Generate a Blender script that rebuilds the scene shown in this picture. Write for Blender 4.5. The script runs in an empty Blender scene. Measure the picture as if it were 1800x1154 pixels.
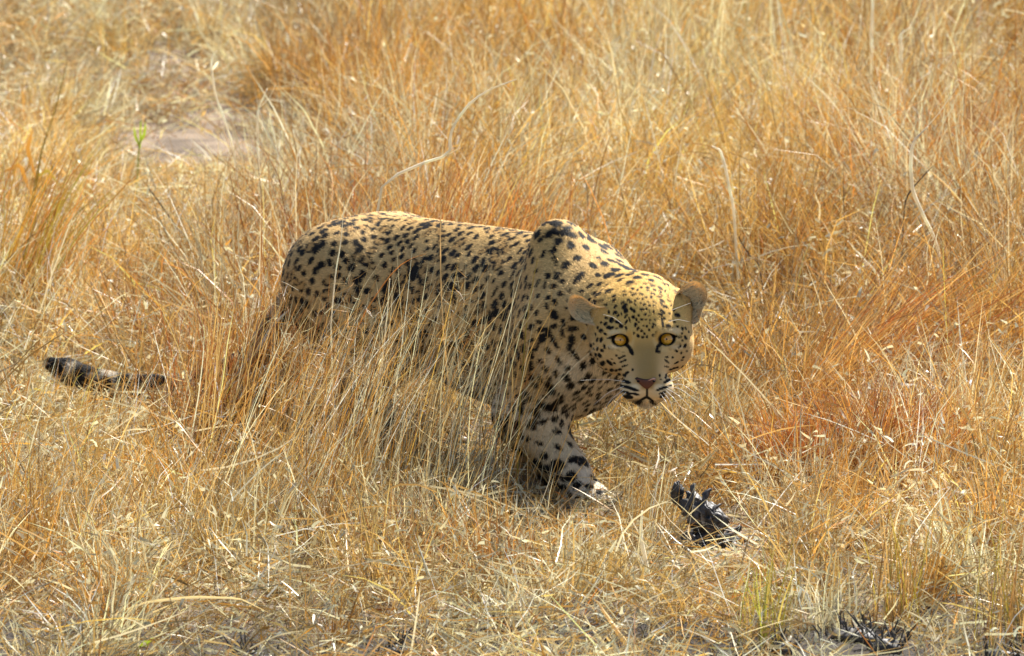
import bpy, math, random
import numpy as np
from mathutils import Vector, Matrix
random.seed(7)
RNG = np.random.default_rng(11)
scene = bpy.context.scene
COL = scene.collection

# ------------------------------------------------------------------ camera, sky, sun, exposure
ZC, DIST, PITCH, LENS = 0.287, 16.0, math.radians(10.0), 320.0
CAM = np.array([0.0, -DIST * math.cos(PITCH), ZC + DIST * math.sin(PITCH)])
FWD = np.array([0.0, math.cos(PITCH), -math.sin(PITCH)])
UPV = np.array([0.0, math.sin(PITCH), math.cos(PITCH)])
cam = bpy.data.cameras.new('camera')
cam.lens, cam.sensor_width = LENS, 36.0
cam.clip_start, cam.clip_end = 0.5, 800.0
cam.dof.use_dof = True
cam.dof.focus_distance = 15.75
cam.dof.aperture_fstop = 12.0
camo = bpy.data.objects.new('camera', cam)
camo.location = CAM
camo.rotation_euler = (math.radians(90) - PITCH, 0, 0)
COL.objects.link(camo)
scene.camera = camo

SUN_EL, SUN_AZ = math.radians(48), math.radians(34)      # behind the animal, a little to the right
SUN = np.array([math.sin(SUN_AZ) * math.cos(SUN_EL), math.cos(SUN_AZ) * math.cos(SUN_EL), math.sin(SUN_EL)])
world = bpy.data.worlds.new('World')
scene.world = world
world.use_nodes = True
wn = world.node_tree.nodes
sky = wn.new('ShaderNodeTexSky')
sky.sky_type = 'NISHITA'
sky.sun_disc = False
sky.sun_elevation, sky.sun_rotation = SUN_EL, SUN_AZ
wn['Background'].inputs['Strength'].default_value = 0.075
world.node_tree.links.new(sky.outputs['Color'], wn['Background'].inputs['Color'])
sl = bpy.data.lights.new('sun', 'SUN')
sl.energy, sl.angle, sl.color = 5.0, math.radians(0.53), (1.0, 0.95, 0.86)
so = bpy.data.objects.new('sun', sl)
so.rotation_euler = Vector(SUN).to_track_quat('Z', 'Y').to_euler()
so.location = (3, 8, 12)
COL.objects.link(so)
scene.view_settings.view_transform = 'Standard'
scene.view_settings.look = 'None'
scene.view_settings.exposure = 1.38
scene.view_settings.gamma = 1.0
scene.view_settings.use_curve_mapping = False
scene.render.engine = 'CYCLES'
scene.cycles.max_bounces = 8
scene.cycles.diffuse_bounces = 2
scene.cycles.transmission_bounces = 4

# ------------------------------------------------------------------ design-time projection (real points from a picture position and a depth)
K = 36.0 / LENS / 1800.0
def unproj(px, py, y):
    d = FWD + np.array([1, 0, 0]) * (px - 900) * K + UPV * (577 - py) * K
    t = (y - CAM[1]) / d[1]
    return CAM + d * t
def proj(P):
    q = P - CAM
    dep = q @ FWD
    return 900 + q[..., 0] / dep / K, 577 - (q @ UPV) / dep / K
def wave(P, f, seed, n=6):
    r = np.random.default_rng(seed)
    out = 0
    for _ in range(n):
        v = r.normal(size=P.shape[-1]) * f
        out = out + np.sin(P @ v + r.uniform(0, 6.28))
    return out / math.sqrt(n)
def terrain(x, y):
    P = np.stack([np.asarray(x, float), np.asarray(y, float)], -1)
    far = np.clip((np.hypot(x, y) - 12) / 40, 0, 1)
    return 0.018 * wave(P, 2.2, 5) + 0.008 * wave(P, 7.0, 6) + far * 1.2 * wave(P, 0.03, 8) - 0.012
def ground_at(px, py):
    d = FWD + np.array([1, 0, 0]) * (px - 900) * K + UPV * (577 - py) * K
    t = -CAM[2] / d[2]
    p = CAM + d * t
    p[2] = float(terrain(p[0], p[1]))
    return p

# ------------------------------------------------------------------ helpers
def srgb(r, g, b):
    c = np.array([r, g, b], float) / 255.0
    return np.where(c <= 0.04045, c / 12.92, ((c + 0.055) / 1.055) ** 2.4)
def make_mesh(name, V, T, col=None, mat=None, parent=None, smooth=True, normals=None):
    me = bpy.data.meshes.new(name)
    V = np.ascontiguousarray(V, np.float32)
    n = T.shape[1]
    me.vertices.add(len(V)); me.vertices.foreach_set('co', V.ravel())
    me.loops.add(T.size); me.loops.foreach_set('vertex_index', np.ascontiguousarray(T, np.int32).ravel())
    me.polygons.add(len(T))
    me.polygons.foreach_set('loop_start', np.arange(0, T.size, n, dtype=np.int32))
    if smooth:
        me.polygons.foreach_set('use_smooth', np.ones(len(T), bool))
    me.update(calc_edges=True)
    if col is not None:
        a = me.attributes.new('col', 'FLOAT_COLOR', 'POINT')
        c = np.ones((len(V), 4), np.float32); c[:, :3] = col
        a.data.foreach_set('color', c.ravel())
    if normals is not None:
        me.normals_split_custom_set_from_vertices([tuple(v) for v in normals.tolist()])
    if mat:
        me.materials.append(mat)
    o = bpy.data.objects.new(name, me)
    COL.objects.link(o)
    if parent is not None:
        o.parent = parent
        o.matrix_parent_inverse = parent.matrix_world.inverted()
    return o
def tag(o, label=None, cat=None, group=None, kind=None):
    for k, v in (('label', label), ('category', cat), ('group', group), ('kind', kind)):
        if v:
            o[k] = v
    return o
def merge(parts):
    V, T, C, n = [], [], [], 0
    for v, t, c in parts:
        V.append(v); T.append(t + n); C.append(c); n += len(v)
    return np.concatenate(V), np.concatenate(T), np.concatenate(C)

def mat_new(name):
    m = bpy.data.materials.new(name); m.use_nodes = True
    return m, m.node_tree.nodes, m.node_tree.links
def attr_mat(name, rough, spec, trans, tint=(1, 1, 1), sheen=0.0):
    m, N, L = mat_new(name)
    p = N['Principled BSDF']
    a = N.new('ShaderNodeAttribute'); a.attribute_name = 'col'
    L.new(a.outputs['Color'], p.inputs['Base Color'])
    p.inputs['Roughness'].default_value = rough
    p.inputs['Specular IOR Level'].default_value = spec
    if sheen:
        p.inputs['Sheen Weight'].default_value = sheen
    if trans > 0:
        t = N.new('ShaderNodeBsdfTranslucent')
        mu = N.new('ShaderNodeMix'); mu.data_type = 'RGBA'; mu.blend_type = 'MULTIPLY'; mu.inputs[0].default_value = 1.0
        L.new(a.outputs['Color'], mu.inputs[6]); mu.inputs[7].default_value = (*tint, 1)
        L.new(mu.outputs[2], t.inputs['Color'])
        x = N.new('ShaderNodeMixShader'); x.inputs[0].default_value = trans
        L.new(p.outputs[0], x.inputs[1]); L.new(t.outputs[0], x.inputs[2])
        L.new(x.outputs[0], N['Material Output'].inputs['Surface'])
    return m
M_grass = attr_mat('dry_grass', 0.45, 0.5, 0.28, (1.08, 1.06, 0.88))
M_stalk = attr_mat('dry_stalk', 0.4, 0.6, 0.45, (1.05, 1.0, 0.9))
M_fur = attr_mat('fur', 0.65, 0.15, 0.12)
M_skin = attr_mat('coat', 0.8, 0.15, 0.0)
M_ear = attr_mat('ear_skin', 0.75, 0.15, 0.5, (1.15, 1.0, 0.8))
M_eye = attr_mat('eye', 0.06, 0.8, 0.0)
M_nose = attr_mat('nose', 0.8, 0.15, 0.0)
M_whisker = attr_mat('whisker', 0.3, 0.6, 0.4)
M_char = attr_mat('charred_wood', 0.55, 0.4, 0.0)
m, N, L = mat_new('dusty_soil')
tc = N.new('ShaderNodeTexCoord')
n1 = N.new('ShaderNodeTexNoise'); n1.inputs['Scale'].default_value = 9; n1.inputs['Detail'].default_value = 8
n2 = N.new('ShaderNodeTexNoise'); n2.inputs['Scale'].default_value = 140; n2.inputs['Detail'].default_value = 4
cr = N.new('ShaderNodeValToRGB')
cr.color_ramp.elements[0].position = 0.3; cr.color_ramp.elements[0].color = (0.07, 0.047, 0.028, 1)
cr.color_ramp.elements[1].position = 0.7; cr.color_ramp.elements[1].color = (0.26, 0.19, 0.125, 1)
bp = N.new('ShaderNodeBump'); bp.inputs['Strength'].default_value = 0.6; bp.inputs['Distance'].default_value = 0.01
L.new(tc.outputs['Object'], n1.inputs['Vector']); L.new(tc.outputs['Object'], n2.inputs['Vector'])
L.new(n1.outputs['Fac'], cr.inputs['Fac'])
sp = N.new('ShaderNodeSeparateXYZ'); L.new(tc.outputs['Object'], sp.inputs[0])      # soil turns near-black brown in a ragged strip nearest the viewer
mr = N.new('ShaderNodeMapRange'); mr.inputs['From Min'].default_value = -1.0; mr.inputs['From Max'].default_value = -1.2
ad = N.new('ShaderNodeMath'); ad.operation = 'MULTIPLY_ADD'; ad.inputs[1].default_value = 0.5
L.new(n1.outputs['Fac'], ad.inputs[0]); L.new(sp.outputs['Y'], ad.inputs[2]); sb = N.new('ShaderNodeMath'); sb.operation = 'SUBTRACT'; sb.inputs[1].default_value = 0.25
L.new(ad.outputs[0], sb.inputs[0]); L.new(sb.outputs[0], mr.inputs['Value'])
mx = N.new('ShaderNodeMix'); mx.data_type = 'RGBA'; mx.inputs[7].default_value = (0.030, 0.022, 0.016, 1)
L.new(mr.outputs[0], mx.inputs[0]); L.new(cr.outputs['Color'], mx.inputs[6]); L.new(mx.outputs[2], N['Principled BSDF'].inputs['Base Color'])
L.new(n2.outputs['Fac'], bp.inputs['Height']); L.new(bp.outputs['Normal'], N['Principled BSDF'].inputs['Normal'])
N['Principled BSDF'].inputs['Roughness'].default_value = 0.95
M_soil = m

# ------------------------------------------------------------------ ground
def axis(lo, hi, fine_lo, fine_hi, step, n):
    a = fine_lo - (np.linspace(0, 1, n)[::-1][:-1] ** 2.5) * (fine_lo - lo)
    a = fine_lo - (fine_lo - lo) * (np.linspace(1, 0, n)[:-1] ** 2.5)
    b = fine_hi + (hi - fine_hi) * (np.linspace(0, 1, n)[1:] ** 2.5)
    return np.concatenate([a, np.arange(fine_lo, fine_hi + 1e-6, step), b])
gx, gy = axis(-300, 300, -2, 2, 0.04, 40), axis(-40, 500, -3, 10, 0.04, 40)
GX, GY = np.meshgrid(gx, gy)
GV = np.stack([GX, GY, terrain(GX, GY)], -1).reshape(-1, 3)
ii = np.arange(len(gy) * len(gx)).reshape(len(gy), len(gx))
GT = np.stack([ii[:-1, :-1], ii[:-1, 1:], ii[1:, 1:], ii[1:, :-1]], -1).reshape(-1, 4)
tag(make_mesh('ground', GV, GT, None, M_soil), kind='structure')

# ------------------------------------------------------------------ leopard: one implicit body, meshed with surface nets
HD = np.array([0.643, -0.766, 0.0]); RT = np.array([-0.766, -0.643, 0.0]); C0 = np.array([0.11, 0.03, 0.0])
def W(s, r, z):
    return C0 + HD * s + RT * r + np.array([0, 0, z])
# head frame: X picture right, Y towards the nose, Z up
HF = np.array([0.06, -0.965, -0.25]); HF /= np.linalg.norm(HF)
HX = np.array([1.0, 0.05, 0.03]); HX -= HF * (HX @ HF); HX /= np.linalg.norm(HX)
HZ = np.cross(HF, HX) * -1.0
if HZ[2] < 0: HZ = -HZ
HO = unproj(1131, 598, -0.235)
HO = HO - HF * 0.0
def H(x, y, z):
    return HO + HX * x + HF * y + HZ * z

def spaced(lo, hi, f0, f1, fine, coarse):
    a = np.arange(lo, f0, coarse); b = np.arange(f0, f1, fine); c = np.arange(f1, hi + coarse, coarse)
    return np.concatenate([a, b, c]).astype(np.float32)
AX = spaced(-0.96, 0.42, 0.115, 0.345, 0.002, 0.0045)
AY = spaced(-0.40, 0.90, -0.36, -0.10, 0.0022, 0.0045)
AZ = spaced(-0.03, 0.55, 0.165, 0.42, 0.002, 0.0045)
F = np.full((len(AX), len(AY), len(AZ)), 0.2, np.float32)
HEADF = []
def rng_idx(A, lo, hi):
    return max(0, np.searchsorted(A, lo) - 1), min(len(A), np.searchsorted(A, hi) + 1)
def smin(a, b, k):
    h = np.maximum(k - np.abs(a - b), 0) / k
    return np.minimum(a, b) - h * h * k * 0.25
def apply(fn, lo, hi, k, sub=False):
    pad = k + 0.012
    i0, i1 = rng_idx(AX, lo[0] - pad, hi[0] + pad); j0, j1 = rng_idx(AY, lo[1] - pad, hi[1] + pad); k0, k1 = rng_idx(AZ, lo[2] - pad, hi[2] + pad)
    X, Y, Z = np.meshgrid(AX[i0:i1], AY[j0:j1], AZ[k0:k1], indexing='ij')
    d = fn(X, Y, Z).astype(np.float32)
    S = F[i0:i1, j0:j1, k0:k1]
    if sub:
        F[i0:i1, j0:j1, k0:k1] = -smin(-S, d, k)
    else:
        F[i0:i1, j0:j1, k0:k1] = smin(S, d, k)
def cone(a, b, ra, rb, k=0.03, sub=False):
    a, b = np.asarray(a, float), np.asarray(b, float)
    ab = b - a; L2 = float(ab @ ab) + 1e-12
    def fn(X, Y, Z):
        t = np.clip(((X - a[0]) * ab[0] + (Y - a[1]) * ab[1] + (Z - a[2]) * ab[2]) / L2, 0, 1)
        return np.sqrt((X - a[0] - t * ab[0]) ** 2 + (Y - a[1] - t * ab[1]) ** 2 + (Z - a[2] - t * ab[2]) ** 2) - (ra + (rb - ra) * t)
    r = max(ra, rb)
    apply(fn, np.minimum(a, b) - r, np.maximum(a, b) + r, k, sub)
def ell(c, ax, rad, k=0.03, sub=False):
    c = np.asarray(c, float)
    def fn(X, Y, Z):
        q = 0; q2 = 0
        for a, r in zip(ax, rad):
            u = ((X - c[0]) * a[0] + (Y - c[1]) * a[1] + (Z - c[2]) * a[2]) / r
            q = q + u * u; q2 = q2 + (u / r) ** 2
        k0 = np.sqrt(q); k1 = np.sqrt(q2) + 1e-6
        return k0 * (k0 - 1) / k1
    R = max(rad)
    apply(fn, c - R, c + R, k, sub)
HAX = (HX, HF, HZ)
BAX = (HD, RT, np.array([0, 0, 1.0]))
# torso: ellipse sections along the body
st = np.array([-0.74, -0.72, -0.68, -0.62, -0.56, -0.48, -0.40, -0.30, -0.20, -0.10, 0.0, 0.05, 0.09, 0.125, 0.15])
top = np.array([0.28, 0.305, 0.342, 0.378, 0.398, 0.409, 0.414, 0.419, 0.423, 0.424, 0.424, 0.410, 0.380, 0.345, 0.31])
bot = np.array([0.26, 0.230, 0.200, 0.178, 0.165, 0.155, 0.145, 0.130, 0.117, 0.112, 0.118, 0.140, 0.175, 0.215, 0.25])
wid = np.array([0.02, 0.055, 0.085, 0.105, 0.112, 0.108, 0.106, 0.115, 0.124, 0.128, 0.122, 0.108, 0.085, 0.055, 0.02])
def torso(X, Y, Z):
    s = (X - C0[0]) * HD[0] + (Y - C0[1]) * HD[1]; r = (X - C0[0]) * RT[0] + (Y - C0[1]) * RT[1]
    t, b, w = np.interp(s, st, top), np.interp(s, st, bot), np.interp(s, st, wid)
    a = (t - b) / 2; z0 = (t + b) / 2
    f = (np.sqrt((r / w) ** 2 + ((Z - z0) / a) ** 2) - 1) * np.minimum(w, a)
    return np.maximum(f, np.maximum(s - 0.15, -0.74 - s))
apply(torso, np.array([-0.55, -0.25, 0.1]), np.array([0.4, 0.75, 0.5]), 0.03)
# rump, haunches, back muscles
ell(W(-0.595, 0.05, 0.295), BAX, (0.110, 0.085, 0.095), 0.05); ell(W(-0.595, -0.05, 0.295), BAX, (0.110, 0.085, 0.095), 0.05)
for sgn in (1, -1):
    ell(W(-0.53, 0.075 * sgn, 0.25), BAX, (0.110, 0.060, 0.120), 0.05)
cone(W(-0.56, 0, 0.372), W(-0.05, 0, 0.395), 0.035, 0.035, 0.04)
# shoulder blades and shoulders
cone(W(0.016, 0.052, 0.438), W(0.075, 0.086, 0.33), 0.044, 0.066, 0.07)
cone(W(0.010, -0.045, 0.385), W(0.03, -0.060, 0.30), 0.034, 0.050, 0.05)
ell(W(0.075, 0.085, 0.285), BAX, (0.085, 0.055, 0.09), 0.05); ell(W(0.030, -0.060, 0.285), BAX, (0.065, 0.050, 0.075), 0.05)
# neck
NB = H(0.0, -0.110, 0.0)
cone(W(0.045, 0.012, 0.345), NB, 0.084, 0.064, 0.05)
cone(W(0.055, 0.015, 0.27), H(-0.012, -0.095, -0.018), 0.080, 0.052, 0.05)
# near foreleg (forward), far foreleg (back)
cone(W(0.070, 0.098, 0.27), W(-0.005, 0.105, 0.140), 0.070, 0.056, 0.05)
cone(W(-0.005, 0.105, 0.140), W(0.075, 0.085, 0.045), 0.055, 0.040, 0.03)
cone(W(0.075, 0.085, 0.045), W(0.118, 0.078, 0.012), 0.039, 0.031, 0.02)
ell(W(0.135, 0.076, 0.004), BAX, (0.045, 0.036, 0.024), 0.02)
for q in (-0.024, -0.008, 0.008, 0.024):
    ell(W(0.168 - abs(q) * 0.4, 0.076 + q, -0.001), BAX, (0.020, 0.0095, 0.015), 0.008)
cone(W(0.02, -0.075, 0.27), W(-0.15, -0.075, 0.15), 0.068, 0.048, 0.05)
cone(W(-0.15, -0.075, 0.15), W(-0.20, -0.07, 0.045), 0.043, 0.032, 0.03)
ell(W(-0.175, -0.07, 0.008), BAX, (0.05, 0.036, 0.026), 0.02)
# near hind leg, far hind leg
cone(W(-0.56, 0.075, 0.30), W(-0.425, 0.105, 0.19), 0.098, 0.068, 0.05)
cone(W(-0.425, 0.105, 0.19), W(-0.475, 0.105, 0.085), 0.060, 0.034, 0.03)
cone(W(-0.475, 0.105, 0.085), W(-0.36, 0.105, 0.028), 0.032, 0.030, 0.02)
ell(W(-0.335, 0.105, 0.008), BAX, (0.052, 0.036, 0.026), 0.02)
cone(W(-0.58, -0.075, 0.30), W(-0.52, -0.10, 0.19), 0.098, 0.066, 0.05)
cone(W(-0.52, -0.10, 0.19), W(-0.70, -0.095, 0.12), 0.056, 0.032, 0.03)
cone(W(-0.70, -0.095, 0.12), W(-0.63, -0.095, 0.02), 0.030, 0.028, 0.02)
ell(W(-0.60, -0.095, 0.008), BAX, (0.052, 0.036, 0.026), 0.02)
# tail
TAIL = [W(-0.69, 0, 0.315), np.array([-0.40, 0.66, 0.22]), np.array([-0.47, 0.72, 0.11]), np.array([-0.56, 0.75, 0.055]),
        np.array([-0.66, 0.765, 0.04]), np.array([-0.75, 0.775, 0.045]), np.array([-0.82, 0.78, 0.068]), np.array([-0.85, 0.78, 0.082])]
TR = [0.034, 0.027, 0.024, 0.022, 0.022, 0.023, 0.022, 0.013]
for i in range(len(TAIL) - 1):
    cone(TAIL[i], TAIL[i + 1], TR[i], TR[i + 1], 0.012)
# head
ell(H(0, -0.065, 0.018), HAX, (0.074, 0.092, 0.066), 0.03)
for q in (-1, 1):
    ell(H(0.054 * q, -0.030, -0.012), HAX, (0.034, 0.055, 0.042), 0.03)
    ell(H(0.041 * q, -0.034, -0.041), HAX, (0.033, 0.044, 0.032), 0.03)
    cone(H(0.020 * q, 0.014, 0.022), H(0.058 * q, -0.004, 0.015), 0.015, 0.0125, 0.012)
    cone(H(0.030 * q, 0.022, -0.030), H(0.064 * q, -0.010, -0.018), 0.015, 0.019, 0.014)
cone(H(0, 0.0, -0.020), H(0, 0.056, -0.048), 0.043, 0.029, 0.03)
cone(H(0, -0.005, 0.002), H(0.002, 0.071, -0.0475), 0.027, 0.0185, 0.022)
for q in (-1, 1):
    ell(H(0.062 * q, -0.062, 0.034), HAX, (0.024, 0.022, 0.024), 0.03)
for q in (-1, 1):
    ell(H(0.0225 * q, 0.066, -0.0605), HAX, (0.0245, 0.028, 0.0200), 0.010)
cone(H(0, 0.02, -0.070), H(0, 0.062, -0.080), 0.032, 0.0175, 0.018)
cone(H(-0.026, 0.082, -0.0775), H(0, 0.096, -0.074), 0.0022, 0.003, 0.004, True)
cone(H(0.026, 0.082, -0.0775), H(0, 0.096, -0.074), 0.0022, 0.003, 0.004, True)
cone(H(0, 0.099, -0.058), H(0, 0.099, -0.073), 0.0022, 0.003, 0.003, True)
EYEC = {}
EYEPX = {-1: (1090.5, 598.5), 1: (1172.0, 597.0)}
for q in (-1, 1):
    # eye centre on the ray through its place in the face, just under the lids
    e = H(0.0405 * q, 0.008, 0.0)
    u, v = proj(e); tu, tv = EYEPX[q]
    e = e + np.array([1, 0, 0]) * (tu - u) * 0.001 + UPV * (v - tv) * 0.001
    EYEC[q] = e
    ell(e, HAX, (0.0200, 0.0200, 0.0200), 0.01)                                        # lids bulge
    tilt = HX * math.cos(0.24) + HZ * math.sin(0.24) * q
    t2 = np.cross(HF, tilt); t2 = t2 / np.linalg.norm(t2)
    lk = CAM - e; lk /= np.linalg.norm(lk); tilt = tilt - lk * (tilt @ lk); tilt /= np.linalg.norm(tilt); t2 = np.cross(lk, tilt)
    ell(e + lk * 0.014, (tilt, lk, t2), (0.0160, 0.022, 0.0098), 0.003, True)           # opening
    cone(e - tilt * q * 0.012 + lk * 0.014, e - tilt * q * 0.018 + HF * 0.016 - HZ * 0.005, 0.004, 0.0015, 0.003, True)

def surface_nets():
    inside = F < 0
    nx, ny, nz = F.shape
    cnt = np.zeros((nx - 1, ny - 1, nz - 1), np.uint8)
    for a in (0, 1):
        for b in (0, 1):
            for c in (0, 1):
                cnt += inside[a:nx - 1 + a, b:ny - 1 + b, c:nz - 1 + c]
    I, J, Kk = np.nonzero((cnt > 0) & (cnt < 8))
    idx = np.full(cnt.shape, -1, np.int32); idx[I, J, Kk] = np.arange(len(I))
    acc = np.zeros((len(I), 3)); num = np.zeros(len(I))
    corners = [(a, b, c) for a in (0, 1) for b in (0, 1) for c in (0, 1)]
    for c0 in corners:
        for ax in range(3):
            if c0[ax] == 1: continue
            c1 = list(c0); c1[ax] = 1
            f0 = F[I + c0[0], J + c0[1], Kk + c0[2]]; f1 = F[I + c1[0], J + c1[1], Kk + c1[2]]
            m_ = (f0 < 0) != (f1 < 0)
            t = np.where(m_, f0 / np.where(m_, f0 - f1, 1), 0)
            off = np.array([c0] * len(I), float); off[:, ax] += t
            acc += off * m_[:, None]; num += m_
    p = acc / num[:, None]
    V = np.stack([AX[I] + p[:, 0] * (AX[I + 1] - AX[I]), AY[J] + p[:, 1] * (AY[J + 1] - AY[J]), AZ[Kk] + p[:, 2] * (AZ[Kk + 1] - AZ[Kk])], -1)
    Q = []
    for ax in range(3):
        sl0 = [slice(None)] * 3; sl1 = [slice(None)] * 3
        sl0[ax] = slice(0, -1); sl1[ax] = slice(1, None)
        a, b = inside[tuple(sl0)], inside[tuple(sl1)]
        E = np.nonzero(a != b); flip = a[E]
        u, v = (ax + 1) % 3, (ax + 2) % 3
        def cell(du, dv):
            c = [e.copy() for e in E]; c[u] = c[u] - du; c[v] = c[v] - dv
            return idx[c[0], c[1], c[2]]
        ok = (E[u] > 0) & (E[v] > 0) & (E[u] < F.shape[u] - 1) & (E[v] < F.shape[v] - 1)
        E = tuple(e[ok] for e in E); flip = flip[ok]
        q = np.stack([cell(0, 0), cell(1, 0), cell(1, 1), cell(0, 1)], -1)
        q = np.where(flip[:, None], q, q[:, ::-1])
        Q.append(q)
    return V, np.concatenate(Q)
BV, BQ = surface_nets()
print('body verts', len(BV), 'quads', len(BQ))
del F
# two light smoothing passes
E0 = np.concatenate([BQ[:, [0, 1]], BQ[:, [1, 2]], BQ[:, [2, 3]], BQ[:, [3, 0]]])
def smooth_pass(V, lam):
    s = np.zeros_like(V); n = np.zeros(len(V))
    for a, b in ((0, 1), (1, 0)):
        for k in range(3):
            s[:, k] += np.bincount(E0[:, a], V[E0[:, b], k], len(V))
        n += np.bincount(E0[:, a], minlength=len(V))
    return V + lam * (s / np.maximum(n, 1)[:, None] - V)
for _ in range(2):
    BV = smooth_pass(BV, 0.5)
fn_ = np.cross(BV[BQ[:, 2]] - BV[BQ[:, 0]], BV[BQ[:, 3]] - BV[BQ[:, 1]])
BN = np.zeros_like(BV)
for c in range(4):
    for k in range(3):
        BN[:, k] += np.bincount(BQ[:, c], fn_[:, k], len(BV))
BN /= np.linalg.norm(BN, axis=1)[:, None] + 1e-12

# --- coat pattern
def region(P):
    q = P - HO
    hx, hy, hz = q @ HX, q @ HF, q @ HZ
    head = np.clip((1.0 - np.sqrt((hx / 0.112) ** 2 + ((hy - 0.01) / 0.135) ** 2 + ((hz + 0.012) / 0.112) ** 2)) / 0.06, 0, 1)
    s = (P - C0) @ HD; r = (P - C0) @ RT
    tail = ((s < -0.735) | ((P[:, 0] < -0.44) & (P[:, 2] < 0.26) & (P[:, 1] > 0.6))).astype(float)
    leg = np.clip((0.15 - P[:, 2]) / 0.04, 0, 1) * (1 - head)
    return head, leg, tail, s, r, hx, hy, hz
# surface samples for spots
tri = np.concatenate([BQ[:, [0, 1, 2]], BQ[:, [0, 2, 3]]])
ta = np.linalg.norm(np.cross(BV[tri[:, 1]] - BV[tri[:, 0]], BV[tri[:, 2]] - BV[tri[:, 0]]), axis=1) / 2
def sample(n, weight=None):
    w = ta * (1 if weight is None else weight)
    cs = np.cumsum(w); f = np.searchsorted(cs, RNG.random(n) * cs[-1])
    f = np.minimum(f, len(tri) - 1)
    a, b = RNG.random(n), RNG.random(n); fl = a + b > 1
    a[fl] = 1 - a[fl]; b[fl] = 1 - b[fl]; c = 1 - a - b
    P = BV[tri[f, 0]] * c[:, None] + BV[tri[f, 1]] * a[:, None] + BV[tri[f, 2]] * b[:, None]
    Nn = BN[tri[f, 0]] * c[:, None] + BN[tri[f, 1]] * a[:, None] + BN[tri[f, 2]] * b[:, None]
    return P, Nn / np.linalg.norm(Nn, axis=1)[:, None]
SP, SN = sample(26000)
head, leg, tail, s_, r_, hx, hy, hz = region(SP)
spc = np.full(len(SP), 0.0160)
spc = np.where((s_ > -0.06) & (SP[:, 2] < 0.40), 0.0160, spc)              # front of shoulder and neck: finer
spc = np.where((s_ > 0.0) & (SP[:, 2] > 0.40), 0.0205, spc)                 # shoulder blade: large and open
spc = np.where(leg > 0.5, 0.026, spc)
spc = np.where(SP[:, 2] < 0.05, 0.017, spc)
spc = np.where((SP[:, 2] > 0.385) & (s_ < -0.08), 0.0165, spc)               # back
spc = np.where(tail > 0.5, 0.030, spc)
spc = np.where(head > 0.5, 0.010, spc)

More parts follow.
